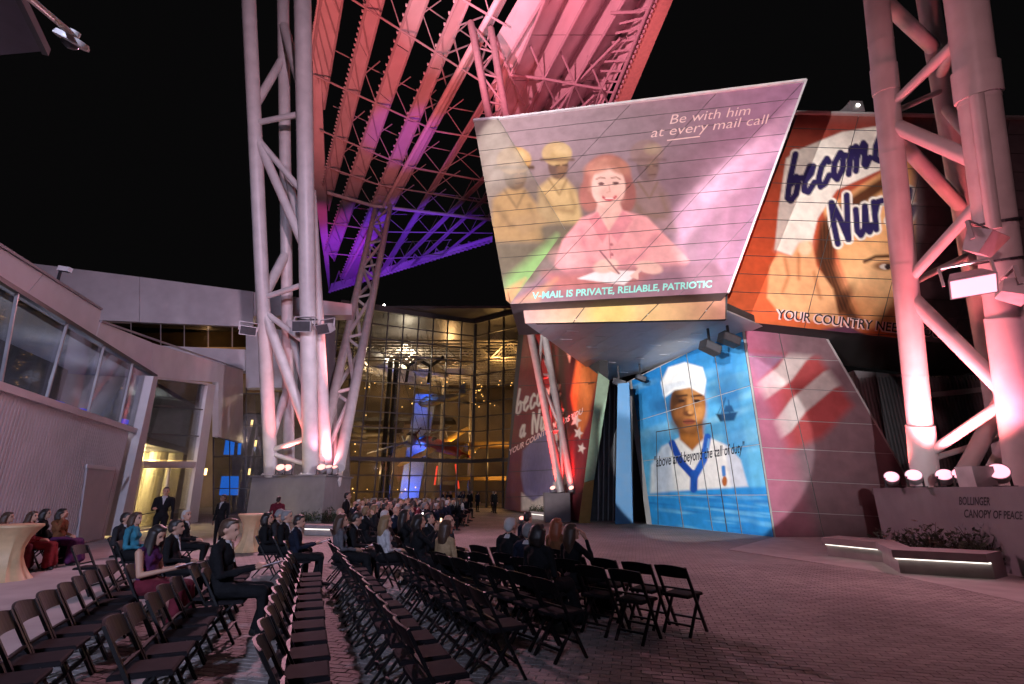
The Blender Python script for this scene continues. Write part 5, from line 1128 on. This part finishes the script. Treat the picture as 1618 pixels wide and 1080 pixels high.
# ================================================================== people
MSK = {}
def skin(c): 
    k = 'skin_%d' % int(c*100)
    return mat(k, (.44*c, .235*c, .16*c), .55, var=.1)
def capsule(p, q, r1, r2, lab): return ('c', Vector(p), Vector(q), r1, r2, lab)
def ellip(c, r, lab, rot=None): return ('e', Vector(c), Vector(r), rot, 0, lab)
_ico = {}
def blob(name, prims, labels, voxel, keep, marks=()):
    """fuse the volumes into one continuous surface; the nearest volume decides the clothing slot of each face"""
    bm = bmesh.new()
    for P in prims:
        if P[0] == 'c':
            p, q, r1, r2 = P[1:5]; d = q-p; L = d.length; M = d.to_track_quat('Z', 'Y').to_matrix().to_4x4()
            nseg = 14; rings = []
            prof = [(-r1, .01)]+[(-r1*math.cos(a_), r1*math.sin(a_)) for a_ in (.5, 1., 1.4)]+[(L+r2*math.sin(a_), r2*math.cos(a_)) for a_ in (.17, .57, 1.07)]+[(L+r2, .01)]
            for z, r in prof: rings.append([bm.verts.new(p+M.to_3x3() @ Vector((r*math.cos(2*math.pi*i/nseg), r*math.sin(2*math.pi*i/nseg), z))) for i in range(nseg)])
            for a_, b_ in zip(rings[:-1], rings[1:]):
                for i in range(nseg): bm.faces.new((a_[i], a_[(i+1) % nseg], b_[(i+1) % nseg], b_[i]))
            bm.faces.new(rings[0][::-1]); bm.faces.new(rings[-1])
        else:
            M = Matrix.Translation(P[1]) @ ((P[3].to_4x4()) if P[3] is not None else Matrix.Identity(4)) @ Matrix.Diagonal((*P[2], 1))
            bmesh.ops.create_uvsphere(bm, u_segments=18, v_segments=12, radius=1, matrix=M)
    me = bpy.data.meshes.new('tmp'); bm.to_mesh(me); bm.free(); ob = bpy.data.objects.new('tmp', me); COL.objects.link(ob)
    md = ob.modifiers.new('r', 'REMESH'); md.mode = 'VOXEL'; md.voxel_size = voxel
    ms = ob.modifiers.new('s', 'SMOOTH'); ms.iterations = 2; ms.factor = .4
    mc = ob.modifiers.new('d', 'DECIMATE'); mc.ratio = keep
    bpy.context.view_layer.update()
    out = bpy.data.meshes.new_from_object(ob.evaluated_get(bpy.context.evaluated_depsgraph_get())); bpy.data.objects.remove(ob); out.name = name
    nf = len(out.polygons); C_ = np.empty(nf*3, np.float32); out.polygons.foreach_get('center', C_); C_ = C_.reshape(-1, 3); best = np.full(nf, 1e9); lab = np.zeros(nf, np.int32)
    for P in prims:
        if P[0] == 'c':
            p, q = np.array(P[1]), np.array(P[2]); e = q-p; t = np.clip(((C_-p) @ e)/max(e @ e, 1e-9), 0, 1); d = np.linalg.norm(C_-p-t[:, None]*e, axis=1)-(P[3]+(P[4]-P[3])*t)
        else:
            Q = C_-np.array(P[1]); 
            if P[3] is not None: Q = Q @ np.array(P[3])
            r = np.array(P[2]); d = (np.linalg.norm(Q/r, axis=1)-1)*r.min()
        m_ = d < best; best[m_] = d[m_]; lab[m_] = labels.index(P[5])
    for (c, r, l_) in marks:
        d = np.linalg.norm(C_-np.array(c), axis=1); lab[d < r] = labels.index(l_)
    out.materials.clear()
    for _ in labels: out.materials.append(None)
    out.polygons.foreach_set('material_index', lab); out.shade_smooth(); out.update(); return out
LABS = ['skin', 'top', 'bottom', 'shoes', 'feature']
def hand(prims, wr, fw, up, side, curl=.5):
    fw = Vector(fw).normalized(); up = Vector(up).normalized(); sd = fw.cross(up).normalized()*side; wr = Vector(wr)
    prims.append(capsule(wr, wr+fw*.075, .028, .036, 'skin'))
    for k, (o_, L) in enumerate(((-.030, .062), (-.011, .074), (.010, .070), (.029, .054))):
        b_ = wr+fw*.09+sd*o_; m_ = b_+fw*L*.55-up*L*curl*.25; prims.append(capsule(b_, m_, .0115, .0105, 'skin')); prims.append(capsule(m_, m_+fw*L*.4-up*L*curl*.6, .0105, .009, 'skin'))
    th = wr+fw*.03-sd*.03; tm = th+fw*.035-sd*.03-up*.005; prims.append(capsule(th, tm, .014, .0125, 'skin')); prims.append(capsule(tm, tm+fw*.035-up*.01, .0125, .010, 'skin'))
def head(prims, marks, base, yaw=0., pitch=0., s=1.):
    """head on the neck top; turns by yaw and nods by pitch"""
    M = Matrix.Rotation(yaw, 3, 'Z') @ Matrix.Rotation(pitch, 3, 'X'); b = Vector(base)
    def T(x, y, z): return b+M @ Vector((x*s, y*s, z*s))
    prims += [ellip(T(0, .01, .155), (.077*s, .098*s, .098*s), 'skin', M), ellip(T(0, .045, .085), (.056*s, .062*s, .072*s), 'skin', M), capsule(T(0, .098, .145), T(0, .122, .098), .012*s, .017*s, 'skin'),
              ellip(T(0, .092, .165), (.055*s, .018*s, .016*s), 'skin', M), ellip(T(.079, .0, .12), (.012*s, .024*s, .034*s), 'skin', M), ellip(T(-.079, .0, .12), (.012*s, .024*s, .034*s), 'skin', M), ellip(T(0, .103, .058), (.026*s, .012*s, .013*s), 'skin', M), ellip(T(0, .095, .03), (.026*s, .018*s, .018*s), 'skin', M)]
    marks += [(T(.033, .1, .14), .017*s, 'feature'), (T(-.033, .1, .14), .017*s, 'feature'), (T(0, .116, .058), .012*s, 'feature')]
    return T
V = {}
def figure(kind, male=True, yaw=0., pitch=0., sleeves=True, arms='lap', name='person'):
    pr_, mk = [], []; sit = kind == 'sit'; w = 1. if male else .86; arm_l = 'top' if sleeves else 'skin'
    dz = 0 if sit else .43                 # standing lifts the trunk
    hipz = .53 if sit else .96
    if sit:
        for s in (-1, 1):
            ft = .40+.05*s
            pr_ += [capsule((s*.09, -.02, .535), (s*.115, .43, .52), .092*w, .07*w, 'bottom'), capsule((s*.115, .43, .515), (s*.11, ft, .10), .064*w, .043*w, 'bottom' if male else 'skin'), capsule((s*.11, ft-.02, .045), (s*.125, ft+.16, .035), .04, .034, 'shoes'), capsule((s*.11, ft, .09), (s*.11, ft-.02, .05), .04, .042, 'shoes')]
        py, lean_ = -.03, -.06
    else:
        for s in (-1, 1):
            pr_ += [capsule((s*.09, 0, .93), (s*.10, .015, .50), .095*w, .065*w, 'bottom'), capsule((s*.10, .015, .50), (s*.105, -.02, .09), .062*w, .043*w, 'bottom'), capsule((s*.105, -.04, .04), (s*.125, .14, .032), .04, .033, 'shoes'), capsule((s*.105, -.02, .09), (s*.105, -.03, .05), .042, .044, 'shoes')]
        py, lean_ = 0, -.01
    ch = hipz+.33; sh = hipz+.475
    pr_ += [ellip((0, py, hipz+.03), (.165*w if male else .17, .125, .13), 'bottom'), ellip((0, py+.01+lean_*.3, hipz+.16), (.155*w, .118, .15), 'top'), ellip((0, py+lean_*.8, ch+.02), (.19*w, .125, .19), 'top'),
            capsule((-.165*w, py+lean_, sh-.015), (.165*w, py+lean_, sh-.015), .07*w, .07*w, 'top'), capsule((0, py+lean_, sh), (0, py+lean_+.02, sh+.09), .066*w, .056*w, 'skin'), capsule((-.13*w, py+lean_, sh+.005), (-.03, py+lean_, sh+.06), .05*w, .045*w, 'top'), capsule((.13*w, py+lean_, sh+.005), (.03, py+lean_, sh+.06), .05*w, .045*w, 'top')]
    if not male:
        for s in (-1, 1): pr_.append(ellip((s*.065, py+lean_+.1, ch+.03), (.06, .05, .06), 'top'))
    for s in (-1, 1):
        S = Vector((s*.205*w, py+lean_, sh-.025))
        mode = arms if isinstance(arms, str) else arms[0 if s < 0 else 1]
        if mode == 'lap': E_, W_ = S+Vector((s*.045, .03, -.27)), Vector((s*.075, py+.26, hipz+.14)); fwd, up = Vector((-s*.5, .85, -.15)), Vector((0, .1, 1))
        elif mode == 'book': E_, W_ = S+Vector((s*.03, .08, -.27)), Vector((s*.09, py+.33, hipz+.24)); fwd, up = Vector((-s*.5, .8, .2)), Vector((s*.6, .2, .8))
        elif mode == 'phone': E_, W_ = S+Vector((s*.02, .2, -.18)), S+Vector((-s*.10, .36, .06)); fwd, up = Vector((-s*.3, .25, .9)), Vector((0, 1, -.2))
        elif mode == 'side': E_, W_ = S+Vector((s*.05, -.02, -.29)), S+Vector((s*.06, .04, -.54)); fwd, up = Vector((0, .12, -1)), Vector((s, 0, 0))
        elif mode == 'tray': E_, W_ = S+Vector((s*.04, .0, -.28)), S+Vector((-s*.02, .25, -.24)); fwd, up = Vector((-s*.25, .9, .1)), Vector((0, 0, 1))
        elif mode == 'face': E_, W_ = S+Vector((s*.04, .2, -.15)), S+Vector((-s*.02, .16, .12)); fwd, up = Vector((-s*.5, -.1, .85)), Vector((s, .3, 0))
        pr_ += [capsule(S, E_, .058*w, .046*w, arm_l), capsule(E_, W_, .045*w, .031*w, arm_l)]
        hand(pr_, W_, fwd, up, s)
    T = head(pr_, mk, (0, py+lean_+.022, sh+.065), yaw, pitch, 1. if male else .96)
    me = blob(name, pr_, LABS, .0125, .30, mk)
    cl = set()
    for p in me.polygons:
        if p.material_index in (1, 2): cl.update(p.vertices)
    for i in cl:      # cloth folds
        v = me.vertices[i]; c = v.co; k = noise.noise(Vector((c.x*11, c.y*11, c.z*7+len(V)*5)))*.014+noise.noise(Vector((c.x*26, c.y*26, c.z*18+len(V)*3)))*.006; v.co = c+v.normal*k
    me.update()
    return dict(mesh=me, T=T, neck=(py+lean_, sh), py=py, hipz=hipz, sit=sit, male=male, yaw=yaw, pitch=pitch)
def hair_mesh(fg, style):
    T = fg['T']; M = Matrix.Rotation(fg['yaw'], 3, 'Z') @ Matrix.Rotation(fg['pitch'], 3, 'X'); P = []
    P += [ellip(T(0, -.012, .172), (.083, .098, .092), 'h', M), ellip(T(0, .035, .225), (.066, .06, .034), 'h', M), ellip(T(0, -.045, .12), (.078, .065, .08), 'h', M)]
    if style == 'short': P += [ellip(T(.068, .0, .165), (.018, .04, .045), 'h', M), ellip(T(-.068, .0, .165), (.018, .04, .045), 'h', M)]
    if style in ('long', 'bob'):
        rs = random.Random(4); n = 13; L = .34 if style == 'long' else .17
        for i in range(n):
            a_ = math.pi+(i/(n-1)-.5)*4.0; x, y = math.sin(a_)*.085, -.005+math.cos(a_)*.085
            p = T(x, y, .17); q = p+Vector((x*.15, -.012, -L*rs.uniform(.85, 1.1))); mid = p.lerp(q, .5)+Vector((rs.uniform(-.015, .015), -.015, 0))
            P += [capsule(p, mid, .03, .032, 'h'), capsule(mid, q, .032, .016, 'h')]
    if style == 'bun': P += [ellip(T(0, -.10, .2), (.045, .04, .045), 'h', M)]
    me = blob('hair', P, ['h'], .013, .45)
    for v in me.vertices:
        k = noise.noise(Vector((v.co.x*70, v.co.y*70, v.co.z*14)))*.006; v.co += v.normal*k
    return me
def collar_mesh(fg):
    y, z = fg['neck']; b = MB(); n = 16
    for (r, zz, dy) in ((.088, z+.02, -.005), (.068, z+.075, .004), (.062, z+.075, .004), (.07, z+.02, -.005)):
        for i in range(n): b.v.append(Vector((r*math.cos(2*math.pi*i/n), y+.01+dy+r*math.sin(2*math.pi*i/n), zz)))
    b.f += [[k*n+i, k*n+(i+1) % n, (k+1) % 4*n+(i+1) % n, (k+1) % 4*n+i] for k in range(4) for i in range(n)]
    b.prism([(-.05, y+.088, z+.04), (.05, y+.088, z+.04), (0.0, y+.142, z-.17)], (0, .012, 0))
    me = bpy.data.meshes.new('shirt_collar'); me.from_pydata(b.v, [], b.f); me.materials.append(None); return me
def tie_mesh(fg):
    y, z = fg['neck']; b = MB(); b.prism([(-.045, y+.095, z+.06), (-.045, y+.095, z+.02), (.045, y+.095, z+.06), (.045, y+.095, z+.02)][:0] or [(-.05, y+.1, z+.058), (-.05, y+.1, z+.018), (0, y+.1, z+.034), (.05, y+.1, z+.018), (.05, y+.1, z+.058), (0, y+.1, z+.044)], (0, .015, 0))
    me = bpy.data.meshes.new('bow_tie'); me.from_pydata(b.v, [], b.f); me.materials.append(None); return me
def skirt_mesh(fg):
    P = [ellip((0, -.03, .56), (.19, .15, .13), 'h'), capsule((-.08, .0, .55), (-.1, .43, .53), .115, .09, 'h'), capsule((.08, .0, .55), (.1, .43, .53), .115, .09, 'h'), capsule((0, .0, .56), (0, .42, .53), .11, .09, 'h')]
    for x in (-.16, -.08, 0, .08, .16): P.append(capsule((x*.8, .44, .50), (x*1.2, .46+.02*((x*50) % 3), .13), .07, .085, 'h'))
    return blob('skirt', P, ['h'], .018, .5)
V['man'] = figure('sit', True, 0, 0, True, 'lap'); V['man_r'] = figure('sit', True, R(-28), R(8), True, 'lap'); V['man_read'] = figure('sit', True, R(-10), R(-6), True, ('book', 'book'))
V['woman'] = figure('sit', False, R(-14), R(4), True, 'lap'); V['woman_bare'] = figure('sit', False, R(-10), R(-22), False, 'book'); V['woman_phone'] = figure('sit', False, R(-10), R(8), True, 'phone'); V['woman_face'] = figure('sit', False, R(-30), R(6), True, ('lap', 'face'))
V['man_l'] = figure('sit', True, R(32), R(4), True, ('lap', 'face')); V['man_down'] = figure('sit', True, R(6), R(-24), True, 'lap'); V['woman_l'] = figure('sit', False, R(30), R(10), True, ('lap', 'face'))
V['stand'] = figure('stand', True, R(-15), 0, True, 'side'); V['stand_tray'] = figure('stand', True, R(10), 0, True, ('side', 'tray'))
HAIR = {}; EXTRA = {}
def mtl(name, c, r=.85): return mat(name, tuple(v*.7 for v in c), r, var=.3, scale=9, bump=.7, bscale=16, spec=.15)
CL = {'black': mtl('cloth_black', (.012, .012, .014)), 'navy': mtl('cloth_navy', (.014, .018, .035)), 'char': mtl('cloth_charcoal', (.035, .034, .038)), 'teal': mtl('cloth_teal', (.05, .26, .36)), 'beige': mtl('cloth_beige', (.50, .33, .18)), 'wine': mtl('cloth_wine', (.16, .02, .035)), 'plum': mtl('cloth_plum', (.10, .025, .10)), 'rust': mtl('cloth_rust', (.22, .09, .04)), 'white': mtl('cloth_white', (.60, .56, .56)), 'grey': mtl('cloth_grey', (.14, .13, .14)), 'red': mtl('cloth_red', (.28, .03, .04))}
HC_ = {'dark': mat('hair_dark', (.018, .012, .010), .5), 'brown': mat('hair_brown', (.06, .030, .018), .5), 'grey': mat('hair_grey', (.20, .185, .18), .7), 'white': mat('hair_white', (.42, .39, .37), .7), 'blond': mat('hair_blond', (.20, .12, .055), .6), 'red': mat('hair_red', (.26, .07, .03), .5)}
m_shoe = mat('shoe_black', (.01, .01, .01), .35); m_feat = mat('face_feature', (.08, .035, .03), .6)
PN = []
prs = random.Random(21)
def child(nm, me, par, m):
    o = bpy.data.objects.new(nm, me); COL.objects.link(o); o.parent = par; o.material_slots[0].link = 'OBJECT'; o.material_slots[0].material = m; return o
def person(kind, x, y, yaw, label, top, bottom, hair='short', hcol='dark', tone=1., group=None, scale=1., collar=None, tie=False, skirt=None):
    fg = V[kind]; o = bpy.data.objects.new('person', fg['mesh']); COL.objects.link(o); tag(o, label, 'person', group)
    for s, m in zip(o.material_slots, (skin(tone), CL[top], CL[bottom], m_shoe, m_feat)): s.link = 'OBJECT'; s.material = m
    sj = scale*(prs.uniform(.965, 1.03) if scale == 1. else 1.); o.location = (x, y, .0); o.rotation_euler = (0, 0, yaw+prs.uniform(-.16, .16)); o.scale = (sj*prs.uniform(.96, 1.08), sj*prs.uniform(.97, 1.05), sj)
    if hair:
        k = (kind, hair)
        if k not in HAIR: HAIR[k] = hair_mesh(fg, hair)
        child('hair', HAIR[k], o, HC_[hcol])
    if collar is None: collar = fg['male']
    if collar:
        if kind not in EXTRA: EXTRA[kind] = (collar_mesh(fg), tie_mesh(fg))
        child('shirt_collar', EXTRA[kind][0], o, CL['white'])
        if tie: child('bow_tie', EXTRA[kind][1], o, CL['black'])
    if skirt:
        if 'skirt' not in EXTRA: EXTRA['skirt'] = skirt_mesh(fg)
        child('skirt', EXTRA['skirt'], o, CL[skirt])
    PN.append((x, y)); return o
def seat_person(px, py, yawd, kind, label, *a, chair=True, zt_=1.305, **k):
    q = atz(px, py, zt_); yaw = R(yawd); 
    o = person(kind, q.x, q.y, yaw, label, *a, **k)
    if chair: put_chair(q.x-math.sin(-yaw)*-.02, q.y, yaw, 'black folding chair under the '+' '.join(label.split()[:11]), 'occupied folding chairs')
    return o
g1 = 'guests seated in the left block'
seat_person(22, 807, -60, 'woman', 'guest with short grey hair behind the beige table, against the pale wall', 'wine', 'wine', 'bob', 'brown', .95, skirt='wine')
seat_person(60, 806, -75, 'woman', 'guest in red dress right behind the beige cocktail table', 'red', 'red', 'long', 'brown', 1.05, skirt='red')
seat_person(80, 804, -50, 'woman', 'guest in black leaning between two women by the beige table', 'black', 'black', 'bob', 'dark', 1.05, skirt='black')
seat_person(106, 804, -80, 'woman_l', 'guest with rust shawl and plum skirt beside the pale wall', 'rust', 'plum', 'bob', 'dark', 1., skirt='plum')
seat_person(207, 809, -75, 'man', 'dark haired man in charcoal suit seated before the glass entrance', 'char', 'black', 'short', 'dark', .9)
seat_person(223, 812, -80, 'woman', 'guest in teal blue wrap seated behind the bare armed woman', 'teal', 'black', 'bob', 'brown', 1., skirt='black')
seat_person(254, 829, -78, 'woman_bare', 'bare armed woman in dark dress looking down at her programme', 'plum', 'wine', 'long', 'dark', 1., skirt='wine')
seat_person(288, 819, -78, 'man', 'dark haired guest half hidden beyond the bare armed woman', 'black', 'black', 'short', 'dark', .8)
seat_person(302, 806, -78, 'man_r', 'white haired man in black suit seated on the left block', 'black', 'black', 'short', 'white', 1.05)
seat_person(372, 822, -72, 'man_read', 'heavy man in dark suit in profile holding a pink programme', 'black', 'black', 'short', 'brown', 1.1, scale=1.06, zt_=1.38)
for (x, y, yw, kd, lab, tp, hs, hc) in ((430, 808, -70, 'woman', 'dark haired woman at the far end of the four guests by the left plinth', 'black', 'bob', 'dark'), (444, 807, -70, 'man_down', 'grey templed man second among the four guests by the left plinth', 'char', 'short', 'grey'), (459, 809, -72, 'man', 'grey haired man third among the four guests by the left plinth', 'black', 'short', 'grey'), (478, 812, -74, 'man_read', 'navy suited man at the near end of the four guests by the left plinth', 'navy', 'short', 'dark')):
    seat_person(x, y, yw, kd, lab, tp, 'black', hs, hc, 1., skirt='black' if kd == 'woman' else None)
cen = [(542, 803, 'man', 'bald guest in pale jacket behind the dark standing man', 'grey', None, 'dark', 1.1), (570, 795, 'man_r', 'man turning his face beside the standing man', 'black', 'short', 'dark', 1.1), (583, 803, 'man_l', 'fair haired man seated mid crowd', 'black', 'short', 'blond', 1.1), (565, 811, 'man_down', 'dark haired man in tuxedo seated near the standing man', 'black', 'short', 'dark', 1.), (547, 813, 'woman', 'brown haired woman in pale grey wrap', 'grey', 'long', 'brown', 1.), (596, 799, 'woman', 'blond woman seated mid crowd', 'char', 'long', 'blond', 1.1),
       (613, 805, 'man', 'white haired man seated mid crowd', 'char', 'short', 'white', 1.1), (616, 813, 'woman', 'long haired blond woman in white top', 'white', 'long', 'blond', 1.05), (612, 797, 'man', 'dark haired man far in mid crowd', 'black', 'short', 'dark', 1.), (629, 801, 'man', 'bald man far in mid crowd', 'navy', None, 'dark', 1.1), (647, 798, 'man_l', 'grey haired man far in mid crowd', 'char', 'short', 'grey', 1.05), (675, 795, 'man_r', 'grey haired man at the right edge of the far rows', 'black', 'short', 'grey', 1.), (684, 808, 'man_r', 'dark haired man in tuxedo near the aisle', 'black', 'short', 'dark', 1.05), (715, 812, 'man_r', 'balding man behind the woman in beige', 'char', None, 'grey', 1.05)]
for (x, y, kd, lab, tp, hs, hc, tn) in cen: seat_person(x, y, -58, kd, lab, tp, 'black', hs, hc, tn, skirt='black' if kd == 'woman' else None)
seat_person(645, 808, -60, 'woman_phone', 'dark haired woman holding up a lit phone', 'black', 'black', 'long', 'dark', 1., skirt='black')
seat_person(669, 816, -60, 'woman_phone', 'dark haired guest in black holding a phone with warm lit screen', 'black', 'black', 'bob', 'dark', 1., skirt='black')
seat_person(711, 819, -48, 'woman', 'woman in beige jacket with long brown hair', 'beige', 'black', 'long', 'brown', 1., skirt='black')
for (x, y, kd, lab, tp, hs, hc) in ((811, 820, 'man', 'white haired guest at the left of the front row group', 'black', 'short', 'white'), (837, 808, 'man', 'dark haired guest beyond the front row group', 'navy', 'short', 'dark'), (839, 823, 'man', 'grey haired man in navy jacket in the front row group', 'navy', 'short', 'grey'), (856, 829, 'woman', 'dark haired woman beside the grey haired man', 'black', 'bob', 'dark'), (884, 817, 'woman', 'woman with long red hair in the front row group', 'rust', 'long', 'red'), (908, 824, 'woman_face', 'dark haired woman in black raising a hand to her face', 'black', 'long', 'brown')):
    seat_person(x, y, -42, kd, lab, tp, 'black', hs, hc, 1.05, skirt='black' if kd.startswith('woman') else None)
# standing guests and staff
def stand(px, py, Y, yawd, kind, lab, *a, **k):
    q = aty(px, py, Y); s = q.z/1.755; person(kind, q.x, Y, R(yawd), lab, *a, scale=s, **k)
stand(264, 769, 15.5, -150, 'stand_tray', 'waiter in black standing before the lit entrance doors holding papers', 'black', 'black', 'short', 'dark', 1.)
stand(355, 781, 17.0, 165, 'stand', 'man in black suit with tie standing before the dark glazing', 'black', 'black', 'short', 'dark', .45)
stand(441, 784, 18.0, 20, 'stand', 'standing guest with tied up dark hair before the left plinth', 'wine', 'wine', 'bun', 'dark', .7, collar=False)
stand(549, 777, 16.5, -60, 'stand', 'dark suited man standing behind the seated crowd', 'black', 'black', 'short', 'dark', 1.)
# far rows of the audience
rs = random.Random(11); gf = 'far audience rows before the glass hall'; far = []
kinds = ['man', 'man_r', 'woman', 'man', 'woman', 'man_l', 'man_down', 'woman_l']
for row, (y0, x0, x1, n) in enumerate(((794.5, 586, 700, 11), (791.5, 560, 715, 15), (789.3, 566, 730, 19), (787.6, 570, 735, 22), (786.4, 575, 740, 24))):
    for i in range(n):
        x = x0+(x1-x0)*(i+rs.uniform(.2, .8))/n; kd = rs.choice(kinds)
        o = seat_person(x, y0+rs.uniform(-.6, .6), -50+rs.uniform(-18, 18), kd, 'seated guest in the far audience rows before the glass hall', rs.choice(['black', 'black', 'char', 'navy', 'grey', 'wine', 'white']), 'black', rs.choice(['short', 'short', None]) if kd.startswith('man') else 'long', rs.choice(['dark', 'dark', 'brown', 'brown', 'grey', 'white', 'blond']), rs.choice([.9, 1., .7]), group=gf, chair=row < 3)
for i in range(22):
    Y = rs.uniform(40, 47); q = aty(rs.uniform(690, 830), 780, Y)
    if q.x > 2.2-.24*(Y-30): continue
    person('stand', q.x, Y, R(rs.uniform(-120, 120)), 'standing guest in dark clothes at the foot of the glass hall', rs.choice(['black', 'char', 'navy']), 'black', 'short', rs.choice(['dark', 'brown', 'grey']), 1., group='guests standing by the glass hall', scale=rs.uniform(.93, 1.02))

# ================================================================== empty rows of chairs
ORD = 'first second third fourth fifth sixth seventh eighth ninth tenth eleventh twelfth thirteenth fourteenth fifteenth sixteenth seventeenth eighteenth nineteenth twentieth'.split()
rows = [('row along the open paving', (1058, 895), (752, 862), .52), ('second row from the open paving', (987, 901), (690, 866), .52), ('third row from the open paving', (858, 914), (650, 866), .50), ('fourth row from the open paving', (752, 930), (610, 862), .50), ('fifth row from the open paving', (618, 962), (520, 850), .48), ('row before the aisle of shiny seats', (424, 985), (462, 868), .47), ('second row from the concrete path', (212, 958), (352, 868), .48), ('row along the concrete path', (4, 972), (190, 882), .48)]
for nm, a_, b_, sp in rows:
    p, q = atz(*a_, .8), atz(*b_, .8); d = q-p; L = d.length; d.normalize(); nrm = Vector((d.y, -d.x, 0)); yaw = math.atan2(-nrm.x, nrm.y); n = int(L/sp)+1
    for i in range(-1 if a_[0] < 700 else 0, n):
        c = p+d*sp*i+nrm*.24
        if any((c.x-X)**2+(c.y-Y)**2 < .33**2 for X, Y in CH if True) and any((c.x-X)**2+(c.y-Y)**2 < .40**2 for X, Y in PN): continue
        if any((c.x-X)**2+(c.y-Y)**2 < .36**2 for X, Y in CH): continue
        put_chair(c.x+random.uniform(-.02, .02), c.y+random.uniform(-.02, .02), yaw+random.uniform(-.05, .05), ORD[i+1]+' folding chair from the near end of the '+nm, 'empty folding chairs: '+nm)
q = atz(150, 862, .8); put_chair(q.x, q.y, R(-80), 'empty black folding chair alone beside the concrete path near the wall', 'empty folding chairs: single')

# ================================================================== cocktail tables, programmes, phones
m_cloth = mat('champagne_cloth', (.58, .40, .22), .55, var=.12, scale=5, bump=.15, bscale=30)
def cocktail(px, py, z, s, lab):
    q = atz(px, py, z); t = thing('cocktail_table', lab, 'table', (q.x, q.y, 0)); b = MB(); n = 48; prof = [(.40, 1.06), (.405, 1.03), (.34, .95), (.25, .80), (.2, .6), (.21, .42), (.27, .24), (.36, .08), (.42, .0)]
    vs = []
    for k, (r, zz) in enumerate(prof):
        for i in range(n):
            a_ = 2*math.pi*i/n; f = 1+(.05*math.sin(a_*9+k*.3)+.03*math.sin(a_*17))*min(1, max(0, (k-1)/4)); vs.append((r*s*f*math.cos(a_), r*s*f*math.sin(a_), zz*z/1.06))
    fs = [[k*n+i, k*n+(i+1) % n, (k+1)*n+(i+1) % n, (k+1)*n+i] for k in range(len(prof)-1) for i in range(n)]
    b.add(vs, fs).build('tablecloth', m_cloth, t, True); MB().lathe([(.0, z-.01), (.39*s, z-.01), (.40*s, z+.004), (.39*s, z+.012), (0, z+.012)], (0, 0, 0), 40).build('table_top', m_cloth, t, True); MB().tube((0, 0, .0), (0, 0, z-.02), .04, n=10).build('stem', m_ch, t); return q
q = cocktail(25, 829, 1.06, 1.15, 'tall cocktail table in stretched champagne cloth near the pale wall')
cocktail(400, 812, 1.06, 1.0, 'tall cocktail table in champagne cloth beside the left plinth')
m_pap = mat('programme_paper', (.72, .62, .66), .6, var=.04)
def programme(who, loc, lab):
    pn = next(o for o in bpy.data.objects if o.get('label') == who); M4 = Matrix.LocRotScale(pn.location, pn.rotation_euler, pn.scale); q = M4 @ Vector(loc); b = MB(q); Rm = Matrix.Rotation(pn.rotation_euler.z, 3, 'Z') @ Matrix.Rotation(.25, 3, 'X') @ Matrix.Translation((0, 0, 0)).to_3x3()
    b.box(q, (.15, .22, .008), Rm); b.box(q+Rm @ Vector((.152, 0, .012)), (.15, .22, .006), Rm @ Matrix.Rotation(-.18, 3, 'Y')); o = b.build('programme', m_pap); tag(o, lab, 'programme')
programme('heavy man in dark suit in profile holding a pink programme', (-.06, .50, .80), 'pink lit programme held by the heavy man in profile'); programme('navy suited man at the near end of the four guests by the left plinth', (-.06, .48, .80), 'pale programme held by the navy suited man'); programme('dark haired man in tuxedo seated near the standing man', (-.07, .26, .66), 'small folded programme in the tuxedo man lap'); programme('woman in beige jacket with long brown hair', (-.07, .28, .66), 'white programme on the lap of the woman in beige'); programme('bare armed woman in dark dress looking down at her programme', (-.06, .48, .80), 'programme in the hands of the bare armed woman')
def phone(who, loc, lab, e):
    pn = next(o for o in bpy.data.objects if o.get('label') == who); q = Matrix.LocRotScale(pn.location, pn.rotation_euler, pn.scale) @ Vector(loc); t = thing('phone', lab, 'phone', q, pn.rotation_euler.z); MB().box((0, 0, 0), (.078, .009, .155), Matrix.Rotation(-.1, 3, 'X')).build('body', m_frame, t); MB().box((0, -.0065, 0), (.068, .003, .14), Matrix.Rotation(-.1, 3, 'X')).build('screen', e, t)
phone('dark haired woman holding up a lit phone', (0, .345, 1.17), 'lit white phone held up by the dark haired woman', emi('phone_white', (1., .95, .9), 4.5)); phone('dark haired guest in black holding a phone with warm lit screen', (0, .345, 1.17), 'phone with warm lit screen held in the crowd', emi('phone_warm', (1., .7, .35), 3.))
